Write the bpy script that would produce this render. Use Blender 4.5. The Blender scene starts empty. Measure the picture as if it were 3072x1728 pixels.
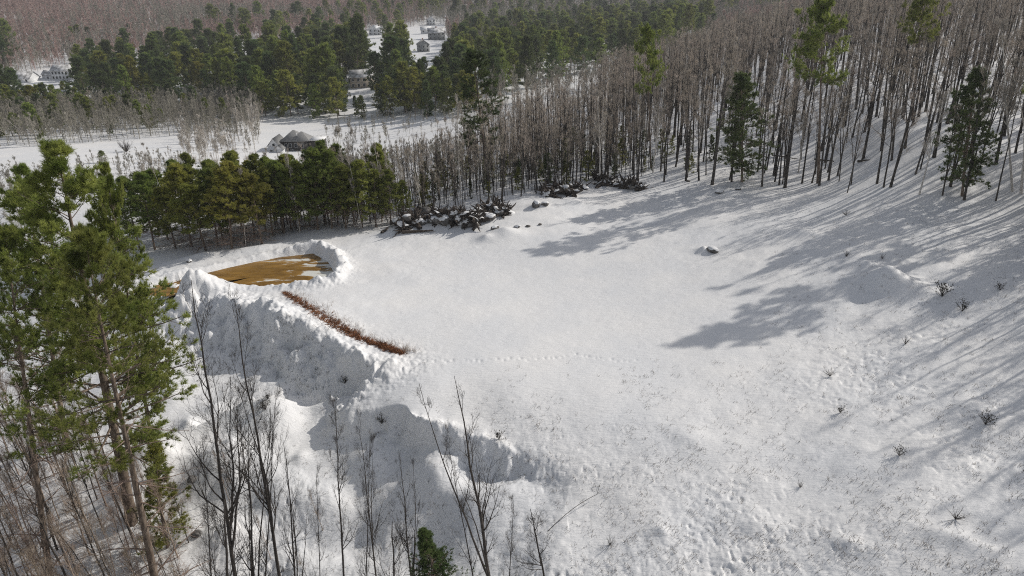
import bpy, math
import numpy as np
from mathutils import Matrix, Vector, Quaternion
S = bpy.context.scene
COL = S.collection
rad = math.radians

# ------------------------------------------------------------------ camera
F = 24.0 / 36.0 * 1024          # focal length in pixels of the 1024-wide frame
PITCH, ROLL, CZ = rad(23.0), rad(1.3), 36.0
fwd = np.array([0, math.cos(PITCH), -math.sin(PITCH)])
up0 = np.array([0, math.sin(PITCH), math.cos(PITCH)])
rt0 = np.array([1.0, 0, 0])
RT = rt0 * math.cos(ROLL) - up0 * math.sin(ROLL)
UP = up0 * math.cos(ROLL) + rt0 * math.sin(ROLL)
EYE = np.array([0, 0, CZ])
cam = bpy.data.cameras.new('camera'); co = bpy.data.objects.new('camera', cam); COL.objects.link(co)
cam.lens, cam.sensor_width, cam.clip_start, cam.clip_end = 24.0, 36.0, 0.5, 9000
M = Matrix((tuple(RT), tuple(UP), tuple(-fwd))).transposed().to_4x4(); M.translation = EYE
co.matrix_world = M
S.camera = co

# ------------------------------------------------------------------ light
SUN_AZ, SUN_EL = rad(64.5), rad(33.0)    # azimuth from +y towards +x
w = bpy.data.worlds.new('World'); S.world = w; w.use_nodes = True
nt = w.node_tree
sky = nt.nodes.new('ShaderNodeTexSky'); sky.sky_type = 'NISHITA'; sky.sun_disc = False
sky.sun_elevation = SUN_EL; sky.sun_rotation = SUN_AZ; sky.air_density = 1.0; sky.dust_density = 1.5
hsv = nt.nodes.new('ShaderNodeHueSaturation'); hsv.inputs['Saturation'].default_value = .42   # the camera's white balance under winter haze
nt.links.new(sky.outputs[0], hsv.inputs['Color']); nt.links.new(hsv.outputs[0], nt.nodes['Background'].inputs[0]); nt.nodes['Background'].inputs[1].default_value = 0.098
sl = bpy.data.lights.new('sun', 'SUN'); sl.energy = 3.35; sl.angle = rad(0.55); sl.color = (1.0, 0.945, 0.865)
so = bpy.data.objects.new('sun', sl); COL.objects.link(so)
SD = Vector((math.sin(SUN_AZ) * math.cos(SUN_EL), math.cos(SUN_AZ) * math.cos(SUN_EL), math.sin(SUN_EL)))
so.rotation_euler = SD.to_track_quat('Z', 'Y').to_euler(); so.location = (60, 40, 90)
S.view_settings.view_transform = 'Standard'; S.view_settings.look = 'None'
S.view_settings.exposure = 0.12; S.view_settings.gamma = 1.0
S.cycles.use_light_tree = False; S.cycles.max_bounces = 5; S.cycles.diffuse_bounces = 3; S.cycles.transmission_bounces = 3
S.cycles.transparent_max_bounces = 4; S.cycles.use_denoising = False; S.cycles.filter_width = 1.1

# ------------------------------------------------------------------ helpers
def ray(u, v):
    u = np.asarray(u, float); v = np.asarray(v, float)
    d = RT * ((u - 512) / F)[..., None] + UP * ((288 - v) / F)[..., None] + fwd
    return d
def pz(u, v, z):                 # pixel -> point on the plane at height z
    d = ray(u, v); t = (z - CZ) / d[..., 2]; return EYE + d * t[..., None]
def pt(u, v, t):
    return EYE + ray(u, v) * np.asarray(t)[..., None]
def proj(P):
    q = P - EYE; zc = q @ fwd
    zc = np.where(np.abs(zc) < 1e-6, 1e-6, zc)
    return 512 + F * (q @ RT) / zc, 288 - F * (q @ UP) / zc, zc
def sst(x): x = np.clip(x, 0, 1); return x * x * (3 - 2 * x)
_tab = np.random.default_rng(7).uniform(-1, 1, (256, 256))
def vnoise(x, y):
    xi = np.floor(x).astype(int); yi = np.floor(y).astype(int); fx = x - xi; fy = y - yi
    fx = fx * fx * (3 - 2 * fx); fy = fy * fy * (3 - 2 * fy)
    a = _tab[xi & 255, yi & 255]; b = _tab[(xi + 1) & 255, yi & 255]
    c = _tab[xi & 255, (yi + 1) & 255]; d = _tab[(xi + 1) & 255, (yi + 1) & 255]
    return (a * (1 - fx) + b * fx) * (1 - fy) + (c * (1 - fx) + d * fx) * fy
def fbm(x, y, o=3):
    s = 0; a = 1.0
    for k in range(o):
        s = s + a * vnoise(x * 2**k + 17.3 * k, y * 2**k + 5.1 * k); a *= 0.5
    return s
def inpoly(u, v, poly):
    poly = np.asarray(poly, float); c = np.zeros(np.shape(u), bool); n = len(poly)
    for i in range(n):
        x1, y1 = poly[i]; x2, y2 = poly[(i + 1) % n]
        if y1 == y2: continue
        c ^= ((y1 > v) != (y2 > v)) & (u < (x2 - x1) * (v - y1) / (y2 - y1) + x1)
    return c

# ------------------------------------------------------------------ terrain heights
def polydist(x, y, P):           # signed distance (positive to the right hand of travel), arc parameter
    best = np.full(x.shape, 1e9); sg = np.zeros(x.shape); par = np.zeros(x.shape)
    for i in range(len(P) - 1):
        ax, ay = P[i][:2]; bx, by = P[i + 1][:2]; dx, dy = bx - ax, by - ay; L2 = dx * dx + dy * dy
        t = np.clip(((x - ax) * dx + (y - ay) * dy) / L2, 0, 1)
        d = np.hypot(x - ax - t * dx, y - ay - t * dy)
        s = np.sign((x - ax) * dy - (y - ay) * dx)
        m = d < best - 1e-9
        best = np.where(m, d, best); sg = np.where(m, s, sg); par = np.where(m, i + t, par)
    return best, sg, par
# edge of the levelled pad: u, v, z, drop, width
EDGE = np.array([(120, 268, -1.2, 0.0, 6), (170, 276, -0.5, 2.0, 7), (205, 285, 0.8, 3.4, 7), (240, 300, .5, 3.8, 7), (265, 306, .8, 4.6, 5),
                 (300, 325, .8, 5.4, 5.5), (345, 345, .7, 5.2, 5), (388, 362, .3, 3.6, 5), (372, 385, -.6, 2.2, 4),
                 (352, 408, -1.2, 3.0, 1.6), (400, 416, -1.2, 3.6, 1.1), (450, 428, -1.3, 3.2, 1.1), (490, 442, -1.5, 2.8, 1.1),
                 (530, 456, -1.7, 2.0, 1.2), (575, 463, -1.8, .7, 3), (640, 468, -1.6, 0, 3)])
EP = np.array([pz(u, v, z) for u, v, z, D, W in EDGE])
LOW = np.vstack([EP[:, :2], [(18, 20), (-90, 20), (-90, 70), (-66, 101)]])
def bank(x, y):
    d, s, p = polydist(x, y, EP)
    D = np.interp(p, [0, 1, 2, 6, 8, 10, 11, 12, 13, 14, 15], [0, 1.8, 4.8, 5.0, 2.1, 1.8, 1.9, 1.6, .9, .2, 0]); W = np.interp(p, np.arange(len(EDGE)), EDGE[:, 4])
    o = np.where(inpoly(x, y, LOW), d, -d)
    D = D * np.where(p > 8.2, 1 + .65 * vnoise(x * .28 + 3, y * .28 + 1), 1)
    W = W * np.where(p > 8.2, 1.6 + 1.5 * vnoise(x * .22 + 13, y * .22 + 7), 1)
    wob = 0.9 * fbm(x * .35, y * .35, 2)
    st = sst((o + wob) / W)
    fade = 1 - sst((d - 10) / 22)
    return -D * st * fade, np.exp(-((o - .5 * W) / (.6 * W))**2) * np.clip(D / 3, 0, 1.2), o, p
CP = []
def zfix(u, v, z):
    if u >= 600 and z > 0: return z * .45
    if v > 400 and u > 540: return z * .38
    return z * .62 if z < -2 and v > 300 else z
for a in [(330, 290, 0), (420, 245, 0), (400, 300, 0), (500, 262, 0), (560, 300, 0), (640, 330, .2), (430, 350, 0), (520, 365, 0), (650, 372, .1), (600, 345, 0),
          (480, 300, 0), (300, 231, -.4), (350, 260, 0), (700, 330, 1.0), (760, 300, 3.0), (700, 260, 3.2), (640, 240, 2.6), (600, 215, 2.2), (560, 206, 2.0),
          (720, 215, 6.2), (820, 215, 9.5), (800, 260, 6.5), (900, 230, 12), (1000, 210, 15), (1040, 280, 12.5), (900, 292, 7.3), (850, 340, 3.6), (960, 350, 7.2),
          (1030, 400, 7.6), (900, 400, 4.0), (800, 382, 2), (740, 392, .8), (700, 420, .2), (600, 402, -.1), (510, 395, -.1), (440, 392, -.3), (900, 480, 3.2), (1020, 480, 5.6),
          (1010, 560, 3.2), (800, 480, -.2), (700, 480, -1.8), (600, 490, -4.2), (505, 474, -4.6), (400, 480, -7.2), (300, 480, -8), (300, 425, -6.6),
          (200, 420, -6.8), (230, 380, -5.6), (150, 360, -5), (130, 310, -3.5), (60, 400, -8), (0, 450, -10), (60, 560, -12.5), (200, 560, -12), (400, 565, -11), (440, 407, -.7), (400, 404, -.6), (480, 424, -1.0), (520, 440, -1.2), (460, 472, -5.0), (550, 572, -7.8),
          (700, 572, -5), (860, 572, -.8), (280, 393, -5.4), (330, 425, -6), (420, 450, -5.0),
          (330, 276, -.2), (255, 250, -.4), (165, 262, -1.0), (215, 248, -.7), (270, 240, -.3), (290, 292, -.3), (230, 290, -.3),
          (160, 250, -2.0), (300, 229, 0), (400, 222, .2), (450, 213, .9), (540, 195, 2.4), (640, 180, 5), (730, 176, 8.2), (830, 163, 11.8),
          (700, 700, -9), (300, 800, -16), (1000, 800, -4), (500, 1200, -14)]:
    u, v, z = a
    z = zfix(u, v, z)
    CP.append(pz(u, v, z))
for a in [(900, 130, 125), (1000, 110, 125), (1040, 60, 180), (1000, 0, 300), (900, 5, 460), (800, 60, 215), (700, 60, 360), (620, 72, 380), (560, 110, 250), (500, 175, 145),
          (500, 145, 195), (400, 175, 165), (300, 190, 165), (300, 165, 205), (295, 142, 250), (330, 140, 255), (270, 144, 245), (420, 112, 300), (300, 116, 310), (350, 116, 310), (50, 150, 230), (100, 125, 290),
          (180, 140, 250), (0, 172, 190), (0, 145, 240), (0, 205, 150), (140, 218, 135), (200, 160, 205), (60, 82, 440), (60, 70, 490), (430, 40, 620), (480, 40, 620), (200, 60, 520), (100, 30, 680), (300, 20, 800), (300, 0, 1000), (60, 0, 900), (0, 60, 520),
          (600, 30, 700), (700, 0, 900), (520, 10, 900), (760, 20, 600), (380, 70, 430), (550, 60, 470), (450, 90, 350), (640, 110, 230), (720, 120, 165)]:
    CP.append(pt(*a))
for u in (-300, 0, 250, 512, 800, 1200):
    CP.append(pt(u, -60, 1600)); CP.append(pt(u, -75, 2800))
for a in [(-60, 30, -14), (-70, -10, -14), (0, -60, -12), (60, -20, 0), (85, 40, 12), (-110, 120, -9)]:
    CP.append(np.array(a, float))
CP = np.array(CP)
def acoord(x, y):
    r = np.hypot(x, y); return np.stack([np.arctan2(x, y) * 1.5, np.log(np.maximum(r, 2))], -1)
_A = acoord(CP[:, 0], CP[:, 1]); _Z = CP[:, 2] - bank(CP[:, 0], CP[:, 1])[0]
def _phi(d): return np.where(d > 0, d * d * np.log(np.maximum(d, 1e-9)), 0)
_n = len(_A); _K = _phi(np.linalg.norm(_A[:, None] - _A[None], axis=-1)) + np.eye(_n) * 2e-4
_P = np.hstack([np.ones((_n, 1)), _A])
_W = np.linalg.solve(np.block([[_K, _P], [_P.T, np.zeros((3, 3))]]), np.concatenate([_Z, np.zeros(3)]))
def base_h(x, y):
    A = acoord(x, y).reshape(-1, 2); out = np.empty(len(A))
    for i in range(0, len(A), 20000):
        B = A[i:i + 20000]
        out[i:i + 20000] = _phi(np.linalg.norm(B[:, None] - _A[None], axis=-1)) @ _W[:_n] + np.hstack([np.ones((len(B), 1)), B]) @ _W[_n:]
    return out.reshape(x.shape)

# pond outline and level
PZ = -0.75
POND = np.array([pz(u, v, PZ)[:2] for u, v in [(140, 292), (152, 286), (205, 274), (245, 265), (280, 258), (312, 254), (327, 262), (333, 274), (326, 284), (300, 286.5), (262, 286.5), (232, 285), (208, 284), (165, 300)]])
def pond_d(x, y):
    d, s, p = polydist(x, y, np.vstack([POND, POND[:1]])); ins = inpoly(x, y, POND)
    return np.where(ins, -d, d), p
# mounds: u, v, z guess, height, radius across, radius along view
MOUNDS = [(195, 289, .4, 3.0, 3.4, 3.0), (884, 283, 8, 2.1, 2.6, 2.0), (866, 266, 8.5, .9, 1.6, 1.5), (895, 288, 8, 1.0, 3.5, 2), (505, 236, .6, 1.2, 2.4, 1.8), (486, 240, .5, .7, 1.2, 1.0),
          (440, 226, .5, 1.1, 6, 2.0), (400, 234, .2, 1.0, 3.6, 1.7), (470, 222, 1, 1.0, 4, 2), (540, 207, 2, .7, 2.0, 1.2), (575, 200, 2.4, .6, 3.5, 1.3), (703, 252, 3.4, .9, .8, .9),
          (800, 232, 8, .5, 1.5, 1.2), (812, 236, 8, .4, 1.8, .9), (720, 192, 7, .6, 2, 1.0), (250, 249, 0, .8, 5, 1.6), (200, 258, -.8, .6, 4, 1.4), (265, 318, 0, .8, 2.2, 1.8), (285, 345, -2, .5, 1.2, 1.2),
          (975, 408, 6, .35, 1.6, 1.2), (955, 460, 5, .3, 2, 1), (760, 520, -1, .3, 2.0, 1.2), (690, 440, -.3, .25, 2, 1.2), (660, 535, -5, .35, .7, .6), (850, 545, 0, .3, 1.0, .7), (960, 540, 3, .3, 2.5, .8),
          (235, 455, -8, .9, 1.0, 1.2), (215, 410, -6.5, .8, 1.6, .9), (190, 430, -7.5, .9, .9, 1.4), (250, 420, -6.5, .7, 1, .8), (175, 395, -6, .7, 1.5, 1.2), (235, 490, -9.5, .7, 1, 1), (300, 455, -7, .5, .8, .8), (170, 470, -9, .7, 1.2, 1)]
TRACK = [(425, 359.5), (440, 361), (470, 361), (500, 359.5), (528, 359), (556, 357.5), (578, 355), (592, 357), (615, 361), (640, 362)]
def full_h(x, y):
    h = base_h(x, y); b, face, o, p = bank(x, y); h = h + b
    r = np.hypot(x, y)
    near = 1 - sst((r - 150) / 120)
    # ridge along the crest
    cm = np.interp(p, [0, 2.5, 4, 7.2, 8], [0, .3, 1, .9, .0])
    h = h + cm * .7 * np.exp(-((o - .3) / 1.6)**2)
    m = [0, 0]
    for u, v, z, hh, ra, rb in MOUNDS:
        c = pz(u, v, zfix(u, v, z)); az = math.atan2(c[0], c[1]); ca, sa = math.cos(az), math.sin(az)
        dx, dy = x - c[0], y - c[1]; k = (np.abs(dx) < 14) & (np.abs(dy) < 14)
        if not k.any(): continue
        aa = (dx[k] * ca - dy[k] * sa) / ra; bb = (dx[k] * sa + dy[k] * ca) / rb
        h[k] += hh * np.exp(-np.maximum(aa * aa + bb * bb, 0)**.8)
    # pond hollow and lumpy ploughed rim
    k = (np.abs(x - POND[:, 0].mean()) < 40) & (np.abs(y - POND[:, 1].mean()) < 40)
    if k.any():
        d, pp = pond_d(x[k], y[k]); xx, yy = x[k], y[k]; hk = h[k]
        east = np.interp(pp, [0, 2, 4, 5, 8.6, 9.5, 11, 14], [.12, .2, .35, .95, .95, .4, .08, .1])
        rim = east * np.exp(-((d - 1.5) / 1.05)**2) * (1 + .45 * fbm(xx * 1.0, yy * 1.0, 3))
        rim += .16 * np.exp(-((d - 1.9) / 1.8)**2) * np.abs(fbm(xx * 1.8, yy * 1.8, 2)) * (east + .5)
        t = sst(d / 1.6 + .15)
        hk = (PZ - .2) * (1 - t) + (np.maximum(hk, PZ + .12) * (1 - sst((d - 2) / 5)) + hk * sst((d - 2) / 5)) * t + rim * sst(d / .8)
        h[k] = np.where(d < 0, PZ - .2 - .1 * np.minimum(-d, 3), hk)
    # snow relief
    padm = np.exp(-(((x - 6) / 24)**2 + ((y - 78) / 26)**2)**2)
    rough = (1 - .85 * padm) * near
    h = h + rough * (0.13 * fbm(x * .13, y * .13, 2) + .05 * fbm(x * .45, y * .45, 2))
    ca, sa = math.cos(.6), math.sin(.6); xr, yr = x * ca + y * sa, -x * sa + y * ca
    h = h + near * (.018 * (1 - .6 * padm) * fbm(xr * .7, yr * 2.2, 2) + .012 * fbm(x * 1.1, y * 1.1, 2))
    sw = sst((62 - y + .25 * x) / 12) * near * (1 - .8 * padm)
    h = h + (.25 + .75 * sw) * near * (1 - .7 * padm) * (.55 + 1.7 * sst(.5 + .8 * vnoise(x * .14 + 21, y * .14 + 5))) * (.020 * fbm(x * 1.9, y * 1.9, 2) + .012 * fbm(x * 4.2, y * 4.2, 2) - .05 * sst((vnoise(x * 2.6 + 40, y * 2.6) - .45) / .3) * sst((vnoise(x * .3, y * .3 + 8) + .3) / .5))
    slope_r = sst((x - 2) / 12) * (1 - padm) * near
    h = h + slope_r * .075 * fbm(xr * .25, yr * .6, 2)
    h = h + near * face * (.58 * fbm(x * .7, y * .7, 4) - .45 * np.abs(vnoise(x * .9 + 31, y * .9)) + .16 + .22 * np.abs(fbm(x * 1.7, y * 1.7, 3)) - .10 * np.abs(fbm(x * 3.1, y * 3.1, 2)))
    lump = np.exp(-((o + 1.5) / 3.2)**2) * sst((9 - p) / 2) * near * np.where(y < 95, 1, 0)
    h = h + lump * (.14 * np.abs(fbm(x * 1.3, y * 1.3, 3)) + .08 * fbm(x * 2.4, y * 2.4, 2))
    low = sst((o - 2) / 6) * near * (1 - sst((o - 30) / 20)) * (x < 4)
    h = h + low * .06 * np.abs(fbm(x * .9, y * .9, 2))
    h = h + (1 - near) * 1.2 * fbm(x * .012, y * .012, 3)
    # animal track across the pad
    q = []
    P3 = np.array([pz(u, v, 0) for u, v in TRACK]); seg = np.r_[0, np.cumsum(np.linalg.norm(np.diff(P3, axis=0), axis=1))]
    for i, s in enumerate(np.arange(0, seg[-1], .62)):
        cx, cy = np.interp(s, seg, P3[:, 0]), np.interp(s, seg, P3[:, 1]); q.append((cx, cy + (.13 if i % 2 else -.13)))
    rq = np.random.default_rng(3)
    for cx, cy in q:
        cx += rq.normal() * .08; cy += rq.normal() * .08; dep_ = [rq.uniform(.02, .13)]
        k = (np.abs(x - cx) < .5) & (np.abs(y - cy) < .5)
        if k.any(): h[k] -= dep_[0] * np.exp(-(((x[k] - cx) / .16)**2 + ((y[k] - cy) / .2)**2))
    return h
AZ = np.concatenate([np.arange(-180, -60, 6), np.arange(-60, -46, 1.0), np.linspace(-46, 46, 1050), np.arange(47, 61, 1.0), np.arange(66, 181, 6)]) * math.pi / 180
RR = np.concatenate([np.geomspace(2, 25, 40)[:-1], np.geomspace(25, 170, 640)[:-1], np.geomspace(170, 2600, 290)])
LR = np.log(RR)
gr, ga = np.meshgrid(RR, AZ, indexing='ij')
GX, GY = gr * np.sin(ga), gr * np.cos(ga)
HH = full_h(GX, GY)
HH[:, -1] = HH[:, 0]
def gh(x, y):                    # ground height
    x = np.asarray(x, float); y = np.asarray(y, float)
    a = np.interp(np.arctan2(x, y), AZ, np.arange(len(AZ))); r = np.interp(np.log(np.maximum(np.hypot(x, y), 2)), LR, np.arange(len(RR)))
    i = np.minimum(r.astype(int), len(RR) - 2); j = np.minimum(a.astype(int), len(AZ) - 2); fr, fa = r - i, a - j
    return (HH[i, j] * (1 - fa) + HH[i, j + 1] * fa) * (1 - fr) + (HH[i + 1, j] * (1 - fa) + HH[i + 1, j + 1] * fa) * fr
_ts = np.geomspace(12, 3000, 2200)
def on_ground(u, v):             # where the line of sight through a pixel meets the ground
    P = EYE + ray(u, v) * _ts[:, None]
    b = P[:, 2] < gh(P[:, 0], P[:, 1])
    if not b.any(): return None
    i = int(np.argmax(b)); p = P[i].copy(); p[2] = gh(p[0], p[1]); return p

# ------------------------------------------------------------------ mesh building
class Geo:
    def __init__(s): s.v = []; s.f3 = []; s.f4 = []; s.n = 0
    def add(s, v, f):
        v = np.asarray(v, float).reshape(-1, 3); f = np.asarray(f, int)
        (s.f4 if f.shape[1] == 4 else s.f3).append(f + s.n); s.v.append(v); s.n += len(v); return s
    def tubes(s, P, R, sides=3):
        P = np.asarray(P, float); N, K, _ = P.shape; R = np.broadcast_to(R, (N, K))
        T = np.gradient(P, axis=1); T /= np.linalg.norm(T, axis=-1, keepdims=True) + 1e-12
        ref = np.where(np.abs(T[:, :1, 2:3]) > .9, np.array([1.0, 0, 0]), np.array([0, 0, 1.0]))
        A = np.cross(T, np.broadcast_to(ref, T.shape)); A /= np.linalg.norm(A, axis=-1, keepdims=True) + 1e-12
        B = np.cross(T, A); th = np.arange(sides) * 2 * math.pi / sides
        V = P[:, :, None] + R[:, :, None, None] * (A[:, :, None] * np.cos(th)[:, None] + B[:, :, None] * np.sin(th)[:, None])
        idx = np.arange(N * K * sides).reshape(N, K, sides); nx = np.roll(idx, -1, 2)
        f = np.stack([idx[:, :-1], nx[:, :-1], nx[:, 1:], idx[:, 1:]], -1).reshape(-1, 4)
        return s.add(V.reshape(-1, 3), f)
    def blades(s, C, D, n, L, W, spread, rng):
        m = len(C); d = D[:, None] + spread * rng.normal(size=(m, n, 3)); d /= np.linalg.norm(d, axis=-1, keepdims=True) + 1e-9
        r = rng.normal(size=(m, n, 3)); sd = np.cross(d, r); sd /= np.linalg.norm(sd, axis=-1, keepdims=True) + 1e-9
        l = L * rng.uniform(.65, 1.15, (m, n, 1)); c = np.broadcast_to(C[:, None], d.shape)
        V = np.stack([c - sd * W / 2, c + sd * W / 2, c + d * l], 2).reshape(-1, 3)
        return s.add(V, np.arange(len(V)).reshape(-1, 3))
    def box(s, x0, x1, y0, y1, z0, z1):
        v = [(x, y, z) for z in (z0, z1) for y in (y0, y1) for x in (x0, x1)]
        return s.add(v, [(0, 2, 3, 1), (4, 5, 7, 6), (0, 1, 5, 4), (2, 6, 7, 3), (0, 4, 6, 2), (1, 3, 7, 5)])
    def mesh(s, name, mat, smooth=False):
        me = bpy.data.meshes.new(name); V = np.concatenate(s.v).astype(np.float32)
        f3 = np.concatenate(s.f3) if s.f3 else np.zeros((0, 3), int); f4 = np.concatenate(s.f4) if s.f4 else np.zeros((0, 4), int)
        me.vertices.add(len(V)); me.vertices.foreach_set('co', V.ravel())
        lp = np.concatenate([f3.ravel(), f4.ravel()]).astype(np.int32)
        st = np.concatenate([np.arange(len(f3)) * 3, len(f3) * 3 + np.arange(len(f4)) * 4]).astype(np.int32)
        me.loops.add(len(lp)); me.loops.foreach_set('vertex_index', lp)
        me.polygons.add(len(st)); me.polygons.foreach_set('loop_start', st)
        me.update(calc_edges=True)
        if smooth: me.polygons.foreach_set('use_smooth', np.ones(len(st), bool))
        for m in (mat if isinstance(mat, (list, tuple)) else [mat]): me.materials.append(m)
        return me
def link(name, data, parent=None):
    o = bpy.data.objects.new(name, data); COL.objects.link(o)
    if parent is not None: o.parent = parent
    return o
def tag(o, label=None, cat=None, group=None, kind=None):
    if label: o['label'] = label
    if cat: o['category'] = cat
    if group: o['group'] = group
    if kind: o['kind'] = kind
    return o

# ------------------------------------------------------------------ materials
def mat(name, c1, c2=None, scale=3.0, rough=.85, bump=0.0, bscale=None, transl=0.0, randv=0.0, detail=4, spec=.2, hue=0.0, stretch=None):
    m = bpy.data.materials.new(name); m.use_nodes = True; t = m.node_tree; N, Lk = t.nodes, t.links
    b = N['Principled BSDF']; b.inputs['Roughness'].default_value = rough; b.inputs['Specular IOR Level'].default_value = spec
    tc = N.new('ShaderNodeTexCoord'); src = tc.outputs['Object']
    if stretch:
        mp = N.new('ShaderNodeMapping'); mp.inputs['Scale'].default_value = stretch; Lk.new(src, mp.inputs[0]); src = mp.outputs[0]
    col = None
    if c2 is not None:
        no = N.new('ShaderNodeTexNoise'); no.inputs['Scale'].default_value = scale; no.inputs['Detail'].default_value = detail; Lk.new(src, no.inputs[0])
        rp = N.new('ShaderNodeValToRGB'); rp.color_ramp.elements[0].position = .35; rp.color_ramp.elements[1].position = .65
        rp.color_ramp.elements[0].color = (*c1, 1); rp.color_ramp.elements[1].color = (*c2, 1); Lk.new(no.outputs['Fac'], rp.inputs[0]); col = rp.outputs[0]
    else:
        rg = N.new('ShaderNodeRGB'); rg.outputs[0].default_value = (*c1, 1); col = rg.outputs[0]
    if randv or hue:
        oi = N.new('ShaderNodeObjectInfo'); hs = N.new('ShaderNodeHueSaturation')
        mr = N.new('ShaderNodeMapRange'); mr.inputs['To Min'].default_value = 1 - randv; mr.inputs['To Max'].default_value = 1 + randv
        Lk.new(oi.outputs['Random'], mr.inputs[0]); Lk.new(mr.outputs[0], hs.inputs['Value'])
        mu = N.new('ShaderNodeMath'); mu.operation = 'MULTIPLY'; mu.inputs[1].default_value = 7.13; fr = N.new('ShaderNodeMath'); fr.operation = 'FRACT'
        Lk.new(oi.outputs['Random'], mu.inputs[0]); Lk.new(mu.outputs[0], fr.inputs[0])
        mh = N.new('ShaderNodeMapRange'); mh.inputs['To Min'].default_value = .5 - hue; mh.inputs['To Max'].default_value = .5 + hue
        Lk.new(fr.outputs[0], mh.inputs[0]); Lk.new(mh.outputs[0], hs.inputs['Hue']); Lk.new(col, hs.inputs['Color']); col = hs.outputs[0]
    Lk.new(col, b.inputs['Base Color'])
    if bump:
        nb = N.new('ShaderNodeTexNoise'); nb.inputs['Scale'].default_value = bscale or scale * 3; nb.inputs['Detail'].default_value = 5; Lk.new(src, nb.inputs[0])
        bp = N.new('ShaderNodeBump'); bp.inputs['Strength'].default_value = bump; bp.inputs['Distance'].default_value = .05
        Lk.new(nb.outputs['Fac'], bp.inputs['Height']); Lk.new(bp.outputs[0], b.inputs['Normal'])
    if transl:
        tr = N.new('ShaderNodeBsdfTranslucent'); Lk.new(col, tr.inputs[0]); mx = N.new('ShaderNodeMixShader'); mx.inputs[0].default_value = transl
        Lk.new(b.outputs[0], mx.inputs[1]); Lk.new(tr.outputs[0], mx.inputs[2]); Lk.new(mx.outputs[0], N['Material Output'].inputs[0])
    return m
def snow_material():
    m = bpy.data.materials.new('snow'); m.use_nodes = True; t = m.node_tree; N, Lk = t.nodes, t.links; b = N['Principled BSDF']
    b.inputs['Roughness'].default_value = .55; b.inputs['Specular IOR Level'].default_value = .25
    tc = N.new('ShaderNodeTexCoord')
    n1 = N.new('ShaderNodeTexNoise'); n1.inputs['Scale'].default_value = .12; n1.inputs['Detail'].default_value = 3; Lk.new(tc.outputs['Object'], n1.inputs[0])
    rp = N.new('ShaderNodeValToRGB'); rp.color_ramp.elements[0].color = (.715, .722, .735, 1); rp.color_ramp.elements[1].color = (.78, .775, .77, 1)
    rp.color_ramp.elements[0].position = .35; rp.color_ramp.elements[1].position = .65
    Lk.new(n1.outputs['Fac'], rp.inputs[0]); Lk.new(rp.outputs[0], b.inputs['Base Color'])
    mp = N.new('ShaderNodeMapping'); mp.inputs['Rotation'].default_value = (0, 0, .6); mp.inputs['Scale'].default_value = (1.0, 3.2, 1); Lk.new(tc.outputs['Object'], mp.inputs[0])
    n2 = N.new('ShaderNodeTexNoise'); n2.inputs['Scale'].default_value = 1.3; n2.inputs['Detail'].default_value = 5; n2.inputs['Roughness'].default_value = .6; n2.inputs['Distortion'].default_value = .6; Lk.new(mp.outputs[0], n2.inputs[0])
    n3 = N.new('ShaderNodeTexNoise'); n3.inputs['Scale'].default_value = 6; n3.inputs['Detail'].default_value = 4; Lk.new(tc.outputs['Object'], n3.inputs[0])
    b1 = N.new('ShaderNodeBump'); b1.inputs['Strength'].default_value = .7; b1.inputs['Distance'].default_value = .10; Lk.new(n2.outputs['Fac'], b1.inputs['Height'])
    b2 = N.new('ShaderNodeBump'); b2.inputs['Strength'].default_value = .5; b2.inputs['Distance'].default_value = .03; Lk.new(n3.outputs['Fac'], b2.inputs['Height']); Lk.new(b1.outputs[0], b2.inputs['Normal'])
    Lk.new(b2.outputs[0], b.inputs['Normal'])
    return m
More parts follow.
